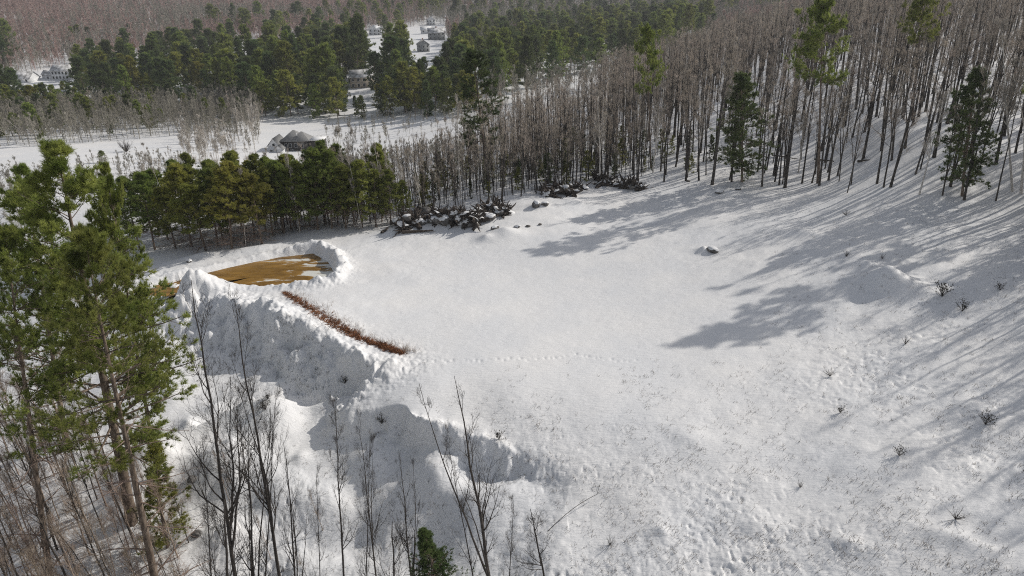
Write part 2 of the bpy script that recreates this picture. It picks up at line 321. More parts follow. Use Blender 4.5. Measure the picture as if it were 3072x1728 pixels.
def pond_material():
    m = bpy.data.materials.new('ochre_ice'); m.use_nodes = True; t = m.node_tree; N, Lk = t.nodes, t.links; b = N['Principled BSDF']
    b.inputs['Specular IOR Level'].default_value = .3
    tc = N.new('ShaderNodeTexCoord'); mp = N.new('ShaderNodeMapping'); mp.inputs['Scale'].default_value = (.35, 1.0, 1); mp.inputs['Rotation'].default_value = (0, 0, -.35); Lk.new(tc.outputs['Object'], mp.inputs[0])
    n = N.new('ShaderNodeTexNoise'); n.inputs['Scale'].default_value = .55; n.inputs['Detail'].default_value = 6; n.inputs['Distortion'].default_value = 1.2; Lk.new(mp.outputs[0], n.inputs[0])
    rp = N.new('ShaderNodeValToRGB'); e = rp.color_ramp.elements; e[0].position = .3; e[0].color = (.13, .068, .014, 1); e[1].position = .72; e[1].color = (.36, .205, .05, 1)
    Lk.new(n.outputs['Fac'], rp.inputs[0])
    n2 = N.new('ShaderNodeTexNoise'); n2.inputs['Scale'].default_value = .5; n2.inputs['Detail'].default_value = 7; n2.inputs['Distortion'].default_value = 1.0; n2.inputs['Roughness'].default_value = .6; Lk.new(mp.outputs[0], n2.inputs[0])
    sx = N.new('ShaderNodeSeparateXYZ'); Lk.new(tc.outputs['Object'], sx.inputs[0])
    mr = N.new('ShaderNodeMapRange'); mr.inputs['From Min'].default_value = -2; mr.inputs['From Max'].default_value = 11; mr.inputs['To Min'].default_value = -.07; mr.inputs['To Max'].default_value = .15; Lk.new(sx.outputs[0], mr.inputs[0])
    ad = N.new('ShaderNodeMath'); ad.operation = 'ADD'; Lk.new(n2.outputs['Fac'], ad.inputs[0]); Lk.new(mr.outputs[0], ad.inputs[1])
    r2 = N.new('ShaderNodeValToRGB'); r2.color_ramp.elements[0].position = .60; r2.color_ramp.elements[1].position = .64; Lk.new(ad.outputs[0], r2.inputs[0])
    mx = N.new('ShaderNodeMix'); mx.data_type = 'RGBA'; Lk.new(r2.outputs[0], mx.inputs['Factor']); Lk.new(rp.outputs[0], mx.inputs[6]); mx.inputs[7].default_value = (.62, .62, .58, 1)
    Lk.new(mx.outputs[2], b.inputs['Base Color'])
    r3 = N.new('ShaderNodeMapRange'); r3.inputs['To Min'].default_value = .45; r3.inputs['To Max'].default_value = .7; Lk.new(r2.outputs[0], r3.inputs[0]); Lk.new(r3.outputs[0], b.inputs['Roughness'])
    return m
MS = snow_material()
M_ICE = pond_material()
M_BARK = mat('bark_grey', (.028, .025, .022), (.085, .075, .066), 6, bump=.5, randv=.35, stretch=(1, 1, .25))
M_TWIG = mat('twig', (.36, .305, .25), (.53, .465, .395), 1.5, randv=.3, hue=.012)
M_TWIGD = mat('twig_dark', (.035, .03, .027), (.07, .06, .052), 2, randv=.2)
M_SAPL = mat('twig_brown', (.22, .165, .13), (.35, .28, .225), 1.2, randv=.3, hue=.015)
M_BIRCH = mat('birch_bark', (.46, .43, .39), (.68, .65, .60), 5, bump=.2, randv=.15)
M_BIRCHT = mat('birch_twig', (.34, .31, .27), (.46, .42, .37), 2, randv=.2)
M_PBARK = mat('pine_bark', (.09, .065, .048), (.24, .19, .15), 5, bump=.6, stretch=(1, 1, .3), randv=.2)
M_HILL = mat('hill_twig', (.31, .213, .19), (.44, .325, .29), .06, randv=.25)
M_HILG = mat('hill_twig_grey', (.215, .20, .165), (.34, .32, .27), .06, randv=.25)
M_HILP = mat('hill_twig_pale', (.40, .34, .30), (.52, .46, .41), .06, randv=.2)
M_DEAD = mat('dead_branch', (.17, .125, .10), (.27, .20, .165), 2)
M_NEED = mat('needles', (.13, .175, .034), (.32, .355, .092), .55, rough=.6, transl=.42, randv=.22, hue=.018, detail=3, spec=.3)
M_NEEDY = mat('needles_olive', (.18, .20, .038), (.35, .35, .08), .4, rough=.6, transl=.42, randv=.2, hue=.015, detail=3, spec=.3)
M_NEEDD = mat('needles_dark', (.065, .10, .038), (.155, .195, .068), .5, rough=.6, transl=.35, randv=.25, hue=.02, detail=3)
M_ROCK = mat('rock', (.06, .057, .055), (.20, .19, .18), 2.0, bump=.8, bscale=5)
M_ROOT = mat('root_wood', (.03, .025, .021), (.085, .07, .06), 3, bump=.6)
M_WEED = mat('weed', (.06, .048, .038), (.14, .11, .085), 1.0)
M_BRACK = mat('bracken', (.12, .05, .025), (.36, .17, .085), 1.2)

# ------------------------------------------------------------------ ground
g = Geo(); nr, na = HH.shape
idx = np.arange(nr * na).reshape(nr, na)
g.add(np.stack([GX, GY, HH], -1).reshape(-1, 3), np.stack([idx[:-1, :-1], idx[:-1, 1:], idx[1:, 1:], idx[1:, :-1]], -1).reshape(-1, 4))
ground = tag(link('snow_ground', g.mesh('snow_ground', MS, True)), 'open snow covered clearing, banks and hillside', kind='structure')
pc = POND.mean(0); g = Geo(); n = len(POND)
big = pc + (POND - pc) * 1.12
g.add(np.vstack([np.c_[big - pc, np.zeros(n)], [[0, 0, 0]]]), [(i, (i + 1) % n, n) for i in range(n)])
po = tag(link('pond_ice', g.mesh('pond_ice', M_ICE)), 'thawing ochre brown pond ice with white slush patches', kind='structure'); po.location = (pc[0], pc[1], PZ)

# ------------------------------------------------------------------ tree growing
def nrm(a): return a / (np.linalg.norm(a, axis=-1, keepdims=True) + 1e-9)
def grow(P, R, n, f0, f1, ang, Lf, bend, K, jit, rng, flat=1.0, rtip=.2, rmul=.65, rmin=.004, f=None, out=None):
    N, Kp, _ = P.shape
    if f is None: f = rng.uniform(f0, f1, (N, n))
    n = f.shape[1]
    ix = np.clip(f, 0, .9999) * (Kp - 1); i0 = ix.astype(int); w_ = (ix - i0)[..., None]; ar = np.arange(N)[:, None]
    p = P[ar, i0] * (1 - w_) + P[ar, i0 + 1] * w_; t = nrm(P[ar, i0 + 1] - P[ar, i0]); r0 = R[ar, i0] * (1 - w_[..., 0]) + R[ar, i0 + 1] * w_[..., 0]
    v = rng.normal(size=p.shape)
    v[..., 2] *= flat; v -= (v * t).sum(-1, keepdims=True) * t; v = nrm(v)
    a = (ang(f) if callable(ang) else ang) * rng.uniform(.75, 1.25, f.shape); d = np.cos(a)[..., None] * t + np.sin(a)[..., None] * v
    L = Lf(f) * rng.uniform(.65, 1.15, f.shape)
    d = d.reshape(-1, 3); q = p.reshape(-1, 3); L = L.reshape(-1); Q = [q]; B = np.array([0, 0, 1.0])
    bb = bend if np.ndim(bend) else np.full(K, bend)
    for k in range(1, K):
        d = nrm(d + bb[k] * B / (K - 1) * 2 + jit * rng.normal(size=d.shape)); q = q + d * (L / (K - 1))[:, None]; Q.append(q)
    Q = np.stack(Q, 1); rr = np.maximum(np.minimum(r0.reshape(-1) * rmul, L * .022), rmin)
    RQ = rr[:, None] * np.linspace(1, rtip, K); RQ = np.maximum(RQ, rmin * .6)
    return Q, RQ
def plen(P): return np.linalg.norm(np.diff(P, axis=1), axis=-1).sum(1)
def trunk_path(h, r0, wob, rng, K=14, rt=.012, z0=-.6):
    z = np.linspace(0, 1, K); P = np.zeros((1, K, 3)); P[0, :, 2] = z0 + (h - z0) * z
    P[0, :, :2] = np.cumsum(rng.normal(size=(K, 2)) * wob, 0) * (z[:, None])
    R = (r0 * (1 - z)**.85 + rt)[None]; R[0, 0] *= 1.25
    return P, R
def bare_tree(seed, h, r0, start=.4, ang=.7, spread=.24, n1=18, n2=7, n3=6, n4=3, wob=.05, bend=.5, twr=.009, fork=0, mt=None, mw=None, k3=4):
    rng = np.random.default_rng(seed); P, R = trunk_path(h, r0, wob, rng)
    g = Geo(); c = Geo()
    g.tubes(P, R, 7)
    if fork:
        Pf, Rf = grow(P, R, fork, .12, .45, .22, lambda f: h * (.98 - f) * .95, .25, 12, .05, rng, rtip=.12, rmul=.8)
        Rf = np.maximum(R[0, 3] * .72 * np.linspace(1, .12, 12)[None], .012) * np.ones((len(Pf), 1))
        g.tubes(Pf, Rf, 6)
    P1, R1 = grow(P, R, n1, start, .97, lambda f: ang * (1.25 - .6 * f), lambda f: h * spread * (1.25 - f), bend, 8, .09, rng, rmul=.55, rmin=twr * 1.3)
    if fork:
        Pb, Rb = grow(Pf, Rf, max(4, n1 // 2), .3, .97, ang, lambda f: h * spread * .75 * (1.2 - f), bend, 8, .09, rng, rmul=.6, rmin=twr * 1.3)
        P1 = np.concatenate([P1, Pb]); R1 = np.concatenate([R1, Rb])
    g.tubes(P1, R1, 4)
    l1 = plen(P1)[:, None]
    P2, R2 = grow(P1, R1, n2, .2, .98, .65, lambda f: l1 * .5 * (1.15 - .6 * f), .35, 6, .12, rng, rmul=.7, rmin=twr)
    c.tubes(P2, R2, 3); l2 = plen(P2)[:, None]
    if n3:
        P3, R3 = grow(P2, R2, n3, .2, 1, .6, lambda f: np.maximum(l2 * .55, .35), .25, k3, .15, rng, rmul=.8, rmin=twr * .8)
        c.tubes(P3, R3, 3); l3 = plen(P3)[:, None]
        if n4:
            P4, R4 = grow(P3, R3, n4, .3, 1, .6, lambda f: np.maximum(l3 * .55, .2), .2, 3, .1, rng, rmul=.8, rmin=twr * .65)
            c.tubes(P4, R4, 3)
    return h, g.mesh('trunk', mt or M_BARK, True), c.mesh('crown', mw or M_TWIG, True)
def conifer(seed, h, r0, start=.2, cr=.2, shape=.8, nwh=22, nb=5, ns=9, ntf=5, B=10, L=.3, W=.03, droop=-.25, tip=.5, a0=1.5, a1=.8, gap=.25, needle=None, dead=0, top=1.0, wob=.05, spread=.55, thick=1.0):
    rng = np.random.default_rng(seed); P, R = trunk_path(h, r0, wob, rng, rt=.02); g = Geo(); c = Geo(); dd = None
    g.tubes(P, R, 8)
    f = np.sort(start + (1 - start) * (np.linspace(0, 1, nwh) ** .9) * .985); f = np.repeat(f, nb); f = f + rng.normal(size=f.size) * .006
    keep = rng.uniform(size=f.size) > gap * (.6 + .8 * (vnoise(f * 9 + seed, f * 0 + 3.3) > .1)); keep |= f > start + .5 * (1 - start); f = np.clip(f[keep], .02, .992)[None]
    u = lambda f: (f - start) / (1 - start)
    prof = lambda f: cr * h * (np.clip(1 - u(f), 0, 1)**shape * np.clip(.55 + u(f) * 2.2, 0, 1) * rng.uniform(.6, 1.25, f.shape) + .035 * top)
    bend = np.array([0, 0, droop, droop, 0, tip, tip])[:7]
    P1, R1 = grow(P, R, 1, 0, 1, lambda f: a0 + (a1 - a0) * u(f), prof, bend, 7, .05, rng, rmul=.4, rmin=.015, f=f)
    g.tubes(P1, R1, 4); l1 = plen(P1)[:, None]
    P2, R2 = grow(P1, R1, ns, .22, 1, .8, lambda f: np.maximum(l1 * .42 * (1.25 - f), L * 1.1), .22, 4, .1, rng, flat=.35, rmul=.6, rmin=.008)
    g.tubes(P2, R2, 3)
    f2 = rng.uniform(.3, 1.0, (len(P2), ntf)); f2[:, 0] = 1; ix = np.clip(f2, 0, .999) * 3; i0 = ix.astype(int); w_ = (ix - i0)[..., None]; ar = np.arange(len(P2))[:, None]
    C = P2[ar, i0] * (1 - w_) + P2[ar, i0 + 1] * w_; T = nrm(nrm(P2[ar, i0 + 1] - P2[ar, i0]) + np.array([0, 0, .55]))
    C = C + rng.normal(size=C.shape) * L * .18
    c.blades(C.reshape(-1, 3), T.reshape(-1, 3), B, L, W, spread, rng)
    # leader
    C = np.stack([np.interp(np.linspace(.93, 1, 6), np.linspace(0, 1, 14), P[0, :, k]) for k in range(3)], -1)
    c.blades(C, np.tile([0, 0, 1.0], (6, 1)), B, L, W, .7, rng)
    if dead:
        fd = rng.uniform(.06, start + .12, (1, dead))
        PD, RD = grow(P, R, 1, 0, 1, 1.5, lambda f: cr * h * .75 * np.ones(f.shape), -.05, 6, .1, rng, rmul=.3, rmin=.012, f=fd)
        d = Geo(); d.tubes(PD, RD, 3); ld = plen(PD)[:, None]
        P3, R3 = grow(PD, RD, 8, .2, 1, .8, lambda f: ld * .4 * (1.2 - f), .1, 4, .15, rng, flat=.5, rmin=.008); d.tubes(P3, R3, 3)
        P4, R4 = grow(P3, R3, 4, .2, 1, .7, lambda f: np.full(f.shape, .35), .1, 3, .15, rng, rmin=.006); d.tubes(P4, R4, 3)
        dd = d.mesh('dead_branches', M_DEAD, True)
    return h, g.mesh('trunk', M_PBARK, True), c.mesh('crown', needle or M_NEED), dd
_used = set()
def plant(name, proto, B, axis, width, spin, label, cat, group=None, single=False):
    """one tree: an Empty at its foot with trunk and crown under it"""
    h0 = proto[0]; L = float(np.linalg.norm(axis)); sc = L / h0
    r = bpy.data.objects.new(name, None); COL.objects.link(r); r.empty_display_size = .5
    tag(r, label, cat, group)
    q = Vector((0, 0, 1)).rotation_difference(Vector(axis))
    r.matrix_world = Matrix.Translation(Vector(B)) @ q.to_matrix().to_4x4() @ Matrix.Rotation(spin, 4, 'Z') @ Matrix.Diagonal((sc * width, sc * width, sc, 1))
    for nm, me in zip(('trunk', 'crown', 'dead_branches'), proto[1:]):
        if me is not None: link(nm, me, r)
    return r
def by_pixels(ub, vb, ut, vt):   # foot and top from two pixels: top taken at the foot's own distance
    B = on_ground(ub, vb); d = ray(ut, vt); hb = math.hypot(B[0], B[1]); t = hb / math.hypot(d[0], d[1]); T = EYE + d * t
    return B, T - B
def scatter(poly, cell, rng, clear=()):
    P = np.array([on_ground(u, v) for u, v in poly if on_ground(u, v) is not None]); lo, hi = P.min(0)[:2] - 10, P.max(0)[:2] + 10
    X, Y = np.meshgrid(np.arange(lo[0], hi[0], cell), np.arange(lo[1], hi[1], cell)); X = X + rng.uniform(-.48, .48, X.shape) * cell; Y = Y + rng.uniform(-.48, .48, Y.shape) * cell
    X, Y = X.ravel(), Y.ravel(); Q = np.stack([X, Y, gh(X, Y)], -1); u, v, z = proj(Q); k = inpoly(u, v, poly) & (z > 5)
    for c in clear: k &= ~inpoly(u, v, c)
    return Q[k], u[k], v[k]
rng = np.random.default_rng(42)
U = lambda a, b: float(rng.uniform(a, b))
UPV = np.array([0, 0, 1.0])

# ------------------------------------------------------------------ pines close to the camera
WP = [conifer(11, 30, .36, .26, .26, .62, 16, 7, 12, 7, 15, .40, .040, gap=.12, needle=M_NEED, a0=1.55, a1=.75, droop=-.1, tip=.5, spread=.5),
      conifer(12, 30, .36, .50, .24, .65, 14, 6, 10, 6, 15, .40, .040, gap=.16, needle=M_NEED, dead=26, a0=1.6, a1=.8, droop=-.15, tip=.45, spread=.5)]
for (ub, vb, ut, vt, k, wd, lab) in [
        (132, 520, 62, 153, 0, 1.12, 'tallest white pine with a pale green crown reaching over the valley field'),
        (162, 612, 86, 240, 1, .82, 'white pine with a long bare scaly trunk in front of the tallest pine'),
        (158, 480, 108, 172, 0, .5, 'white pine with sunlit boughs stretching out towards the ochre pond'),
        (52, 590, 4, 236, 1, .75, 'yellow green pine with a ragged top at the frame edge behind brown saplings'),
        (66, 440, 22, 172, 0, .8, 'dark shaded pine behind the tallest white pine, against the valley field')]:
    B, A = by_pixels(ub, vb, ut, vt)
    plant('pine_tree', WP[k], B, A, wd, U(0, 6), lab, 'pine tree', 'tall pines by the camera')
YP = [conifer(21, 9, .10, .10, .24, .8, 15, 5, 7, 5, 12, .24, .03, gap=.15, needle=M_NEEDY, a0=1.4, a1=.8), conifer(22, 6, .08, .04, .34, 1.1, 24, 7, 8, 4, 12, .12, .018, gap=.03, droop=-.1, tip=.1, spread=.5, top=.4, needle=M_NEEDD, a0=1.35, a1=.7)]
for (ub, vb, ut, vt, k, wd, nm, lab) in [(168, 548, 150, 450, 0, 1.3, 'young_pine', 'young yellow green pine standing low beside the long bare pine trunk'),
                                     (440, 606, 431, 528, 1, 1.5, 'spruce_sapling', 'small dark pointed evergreen on the snow bank below the bare trees')]:
    B, A = by_pixels(ub, vb, ut, vt); plant(nm, YP[k], B, A, wd, U(0, 6), lab, 'evergreen tree')

# ------------------------------------------------------------------ pines round the clearing
MP = [conifer(31, 20, .2, .34, .30, .55, 17, 5, 9, 6, 9, .55, .085, gap=.2, a0=1.5, a1=.7, needle=M_NEEDY, dead=40),
      conifer(32, 20, .2, .24, .29, .6, 17, 5, 9, 6, 9, .55, .085, gap=.2, a0=1.5, a1=.7, needle=M_NEED, dead=24),
      conifer(33, 20, .2, .30, .29, .6, 17, 5, 9, 6, 9, .55, .085, gap=.22, a0=1.5, a1=.7, needle=M_NEED, dead=30),
      conifer(34, 26, .3, .42, .26, .5, 15, 6, 9, 6, 9, .55, .09, gap=.14, a0=1.6, a1=.8, droop=-.05, needle=M_NEED),
      conifer(35, 20, .22, .16, .28, .55, 22, 6, 9, 6, 9, .45, .085, gap=.08, a0=1.65, a1=.9, droop=-.35, tip=.1, needle=M_NEEDD),
      conifer(36, 26, .3, .36, .25, .6, 13, 6, 10, 6, 9, .5, .085, gap=.12, a0=1.6, a1=.8, droop=-.05, tip=.15, needle=M_NEEDD, spread=.4),
      conifer(37, 26, .26, .60, .26, .55, 11, 6, 9, 6, 9, .55, .09, gap=.14, a0=1.55, a1=.7, droop=-.05, needle=M_NEED)]
row = [(206, 251, 188, 187, 0, 1.5), (232, 249, 226, 166, 0, 1.35), (262, 244, 250, 178, 0, 1.4), (218, 246, 207, 172, 2, 1.3), (245, 244, 240, 170, 0, 1.3),
       (176, 249, 160, 190, 0, 1.4), (155, 250, 140, 176, 1, 1.3), (140, 250, 122, 180, 2, 1.2), (192, 247, 176, 168, 0, 1.2), (283, 233, 276, 166, 2, 1.3), (300, 231, 294, 164, 2, 1.3),
       (318, 230, 313, 152, 1, 1.3), (332, 229, 328, 154, 1, 1.25), (346, 229, 342, 168, 2, 1.3), (362, 228, 360, 163, 1, 1.3), (376, 227, 374, 172, 2, 1.3), (391, 225, 388, 172, 1, 1.2),
       (273, 236, 264, 170, 2, 1.2), (291, 229, 285, 172, 2, 1.4), (310, 226, 304, 168, 2, 1.4), (354, 225, 352, 172, 2, 1.3), (338, 225, 334, 172, 2, 1.4), (255, 238, 246, 176, 2, 1.3), (168, 240, 152, 172, 2, 1.3), (405, 222, 402, 182, 2, 1.1), (125, 246, 104, 180, 2, 1.3), (326, 224, 322, 172, 2, 1.4), (382, 222, 380, 178, 2, 1.3)]
Q, u, v = scatter([(130, 247), (140, 226), (280, 216), (400, 208), (400, 220), (300, 229), (270, 238)], 4.6, rng)
for i in range(len(Q)):
    plant('pine_tree', MP[(2, 1, 0, 1)[i % 4]], Q[i], UPV * U(9.5, 13.5), U(.95, 1.25), U(0, 6), 'green pine packed into the crowded second rank behind the clearing', 'pine tree', 'second rank pines behind the clearing')
for (ub, vb, ut, vt, k, wd) in row:
    B, A = by_pixels(ub, vb, ut, vt)
    lab = {0: 'olive green pine over bare brown lower limbs at the edge of the ploughed pond', 1: 'mid green pine in the dense row along the far side of the clearing', 2: 'dark green pine packed into the shaded row behind the clearing'}[k]
    plant('pine_tree', MP[k], B, A, wd, U(0, 6), lab, 'pine tree', ['olive pines by the pond', 'green pines behind the clearing', 'dark pines behind the clearing'][k])
for (ub, vb, ut, vt, k, wd, nm, lab) in [
        (488, 184, 474, 54, 5, 1.1, 'pine_tree', 'tall lone white pine with layered dark limbs rising above the bare woods'),
        (651, 168, 646, 32, 6, .62, 'pine_tree', 'narrow lone pine with a pale tuft of a crown on a long bare stem'),
        (818, 183, 824, 6, 6, .85, 'pine_tree', 'big sunlit pine crown on a tall trunk above the wooded slope'),
        (742, 182, 742, 76, 4, 1.1, 'hemlock_tree', 'dense dark hemlock standing where the bare woods meet the clearing'),
        (962, 196, 975, 72, 4, .9, 'hemlock_tree', 'thin dark hemlock with drooping lower limbs among trunks high on the slope'),
        (912, 120, 925, -18, 6, .8, 'hemlock_tree', 'tall hemlock whose sunlit top meets the frame edge above the woods'),
        (1120, 215, 1190, 60, 4, 1.0, 'hemlock_tree', 'hemlock outside the frame shading the upper slope'),
        (102, 163, 101, 151, 1, 2.2, 'young_pine', 'small round pine alone on the valley snowfield')]:
    B, A = by_pixels(ub, vb, ut, vt); plant(nm, MP[k], B, A, wd, U(0, 6), lab, 'pine tree' if 'pine' in nm else 'hemlock tree')

tip = on_ground(699, 343); sd = np.array([math.sin(SUN_AZ), math.cos(SUN_AZ)])
for L in np.arange(25, 60, .5):
    q = tip[:2] + sd * L; zq = float(gh(q[0], q[1])); uq = float(proj(np.array([[q[0], q[1], zq]]))[0][0]); hq = L * math.tan(SUN_EL) + tip[2] - zq
    if uq > 1048: break
plant('pine_tree', MP[3], np.array([q[0], q[1], zq]), np.array([0, 0, hq]), .85, 1.0, 'pine beyond the frame edge that throws the long crown shadow over the slope', 'pine tree')
print('shadow pine', L, hq, uq)

# ------------------------------------------------------------------ valley evergreens
FP = [conifer(40 + i, 20, .22, [.12, .2, .28, .1, .2][i], [.31, .34, .32, .25, .35][i], [.6, .55, .5, .8, .5][i], 13, 5, 6, 4, 6, 1.05, .27, gap=.2, a0=1.5, a1=.75, needle=[M_NEED, M_NEEDD, M_NEED, M_NEEDD, M_NEEDY][i]) for i in range(5)]
ZONES = [('snow edge', 'evergreen in the lit front row behind the grey roofed house', [(258, 120), (262, 110), (420, 110), (470, 108), (474, 117)], 8.5, (11, 20), (0, 0, 1, 3, 4)),
         ('behind house', 'dark evergreen in the dense stand between the grey roofed house and the village', [(236, 112), (246, 72), (300, 56), (352, 58), (400, 66), (440, 74), (470, 108)], 12.5, (15, 27), (0, 1, 1, 2, 3)),
         ('village side', 'evergreen in the dark belt of wood just past the village houses', [(440, 108), (444, 70), (452, 44), (480, 34), (560, 26), (700, 22), (716, 40), (640, 62), (560, 84), (500, 104)], 15.5, (14, 24), (0, 1, 1, 2, 2)),
         ('valley left', 'evergreen in the belt behind the valley snowfield', [(-20, 124), (-20, 100), (30, 92), (80, 88), (200, 86), (240, 92), (240, 110), (190, 106), (150, 112), (90, 110), (40, 124)], 12.5, (10, 22), (0, 0, 1, 1, 4)),
         ('valley band', 'small evergreen scattered through the leafless band above the valley snowfield', [(0, 140), (0, 118), (60, 114), (150, 108), (255, 112), (240, 128), (120, 136)], 13, (6, 12), (0, 1, 2)),
         ('white house', 'dark evergreen crowding beside the white house in the valley', [(78, 84), (96, 70), (150, 60), (190, 48), (240, 56), (238, 88), (150, 90)], 15.5, (14, 25), (0, 1, 1, 2)),
         ('far left', 'dark pine standing out of the brown hardwoods on the far hillside', [(-10, 74), (-10, 56), (18, 52), (24, 72)], 17, (20, 28), (1, 2, 2)),
         ('far top', 'dark pine in the scattered line before the far hillside', [(200, 50), (205, 28), (330, 16), (420, 8), (480, 6), (480, 26), (420, 26), (400, 40), (330, 50)], 34, (15, 25), (1, 2, 2)),
         ('far ridge', 'grey green evergreen in the hazy wood below the far ridge', [(330, 8), (330, 1), (800, -2), (780, 20), (700, 24), (560, 24), (480, 20)], 25, (14, 22), (1, 2, 2))]
CLEAR = [[(402, 58), (402, 26), (446, 24), (446, 56)], [(362, 56), (362, 34), (384, 34), (384, 54)], [(20, 86), (20, 74), (75, 66), (78, 86)], [(346, 90), (346, 80), (374, 80), (376, 92)]]
# open views that no valley tree may close: village, houses, snowfields
OPEN = [[(404, 56), (403, 40), (414, 30), (424, 16), (436, 16), (446, 30), (446, 52), (436, 56)], [(365, 56), (363, 36), (384, 34), (386, 52)], [(12, 84), (12, 76), (50, 64), (72, 64), (74, 82)], [(348, 90), (346, 79), (372, 78), (374, 92)],
        [(266, 160), (266, 118), (470, 112), (474, 122), (380, 134), (335, 150)], [(480, 122), (485, 104), (556, 98), (560, 116)], [(0, 166), (0, 150), (90, 136), (176, 130), (170, 162)], [(174, 92), (170, 84), (182, 80), (184, 92)]]
def open_ok(Q, h, fr=(.35, .6, .8, 1.0)):
    P = np.array([Q + UPV * h * f for f in fr]); u, v, z = proj(P)
    return not any(inpoly(u, v, c).any() for c in OPEN)
NCON = 0; cons = []
for zn, lab, poly, cell, hr, ks in ZONES:  # noqa
    Q, u, v = scatter(poly, cell, rng, CLEAR)
    for i in range(len(Q)):
        k = ks[int(rng.integers(len(ks)))]; h = U(*hr)
        if not open_ok(Q[i], h):
            h *= .5
            if not open_ok(Q[i], h): continue
        cons.append((Q[i], k, h, zn, lab))
cons.sort(key=lambda c: (np.linalg.norm(c[0]) / c[2]) + (400 if c[3] == 'far ridge' else -100 if c[3] in ('far left', 'valley band') else 0))
for Q, k, h, zn, lab in cons[:272]:
    plant('evergreen_tree', FP[k], Q, UPV * h + np.array([U(-.4, .4), U(-.4, .4), 0]), U(.85, 1.25), U(0, 6), lab, 'evergreen tree', zn + ' evergreens'); NCON += 1
far_con = [(Q, k, h / 20) for Q, k, h, zn, lab in cons[272:]]
for (ub, vb, ut, vt, k, lab) in [(358, 84, 357, 18, 3, 'tall dark spire of an evergreen left of the village houses'.replace('left of', 'rising beside')), (63, 43, 62, 32, 2, 'lone dark pine among far brown hardwoods above the white house'),
                                 (78, 44, 77, 26, 2, 'tallest of the dark pines standing in far brown hardwoods'), (88, 44, 87, 28, 1, 'broad dark pine close to the orange leaved tree'), (70, 45, 70, 28, 2, 'dark pine with a flat top among far brown hardwoods'),
                                 (129, 40, 128, 25, 1, 'dark rounded pine directly uphill of the orange leaved tree'), (127, 15, 126, 9, 2, 'tiny dark pine far up the hillside'), (163, 27, 158, 16, 2, 'slim dark pine leaning on the far hillside'),
                                 (247, 36, 246, 18, 2, 'dark pine pair member uphill of the village road'.replace('pair member ', '')), (233, 8, 232, 2, 2, 'small dark pine at the very top of the far hillside')]:
    B, A = by_pixels(ub, vb, ut, vt); plant('evergreen_tree', FP[k], B, A, 1.1, U(0, 6), lab, 'evergreen tree'); NCON += 1
print('conifers', NCON)

# ------------------------------------------------------------------ bare trees by the camera
NB = [bare_tree(51, 20, .11, .3, .6, .3, 13, 6, 5, 2, wob=.07, fork=2, mt=M_TWIGD, mw=M_TWIGD, twr=.008), bare_tree(52, 20, .11, .3, .65, .26, 13, 6, 5, 2, wob=.08, fork=1, mt=M_TWIGD, mw=M_TWIGD, twr=.008),
      bare_tree(53, 18, .09, .3, .7, .2, 18, 6, 4, 2, wob=.06, mt=M_TWIGD, mw=M_TWIGD, twr=.008), bare_tree(54, 18, .13, .35, .6, .24, 10, 5, 4, 2, wob=.08, fork=2, mt=M_TWIGD, mw=M_TWIGD, twr=.008),
      bare_tree(55, 7, .05, .15, .75, .34, 12, 6, 5, 2, wob=.03, mt=M_TWIGD, mw=M_TWIGD, twr=.006)]
for (ub, vb, ut, vt, k, wd, lab) in [
        (240, 612, 195, 278, 0, 1.0, 'bare tree with a wide vase of fine branches in front of the ochre pond'),
        (285, 612, 236, 300, 1, .9, 'bare dark tree forking halfway, in front of the shaded snow bank'),
        (262, 640, 278, 395, 2, .6, 'thin bare tree between the vase shaped tree and the twiggy tree'),
        (346, 612, 332, 405, 2, .9, 'twiggy bare tree with feathered side branches below the lower snow bank'),
        (380, 612, 358, 418, 1, .7, 'bare tree with two close parallel stems below the lower snow bank'),
        (364, 640, 372, 440, 2, .6, 'slender bare pole tree behind the close parallel stems'),
        (414, 612, 400, 448, 3, .7, 'thin bare tree forking high, beside the small dark evergreen'),
        (497, 620, 456, 378, 3, 1.0, 'dark bare tree with a crooked stem and open crown on the bright snow'),
        (482, 625, 446, 430, 2, .6, 'thin second stem close beside the crooked dark bare tree'),
        (548, 596, 531, 508, 4, 1.3, 'small bare sapling with spreading twigs standing alone on the snow'),
        (507, 640, 512, 500, 2, .8, 'low twiggy bare tree at the foot of the crooked dark tree'),
        (215, 640, 205, 440, 2, .7, 'straight bare pole close to the foot of the long bare pine trunk'), (322, 650, 318, 470, 2, .6, 'short bare pole between the forked and the twiggy bare tree'), (258, 660, 246, 420, 3, .8, 'dark bare tree tilted towards the ochre pond, low fork'), (232, 700, 222, 500, 4, 1.2, 'low twiggy sapling at the bottom of the low snow'), (396, 690, 392, 520, 4, 1.0, 'low twiggy sapling just beside the small pointed evergreen'),
        (300, 640, 286, 440, 3, .7, 'bare tree with a leaning fork between two taller bare trees')]:
    B, A = by_pixels(ub, vb, ut, vt); plant('bare_tree', NB[k], B, A, wd, U(0, 6), lab, 'bare tree', 'bare trees below the snow banks')
SP = [bare_tree(61 + i, 12, .07, .22, .6, .22, 16, 7, 5, 2, wob=.09, mt=M_SAPL if i % 2 else M_BARK, mw=M_SAPL, twr=.0075) for i in range(4)]
Q, u, v = scatter([(-60, 700), (-40, 440), (60, 430), (110, 470), (190, 540), (235, 700)], 2.1, rng)
for i in range(len(Q)):
    h = U(8, 14) * (1 if u[i] < 150 else .75)
    plant('bare_sapling', SP[i % 4], Q[i], np.array([U(-1.6, .2), U(-.5, .5), h]), U(.7, 1.15), U(0, 6), 'thin brown sapling in the leafless thicket around the tall pine trunks', 'sapling', 'brown saplings in the thicket')
Q2, u2, v2 = scatter([(150, 470), (400, 500), (400, 640), (150, 640)], 5.5, rng)
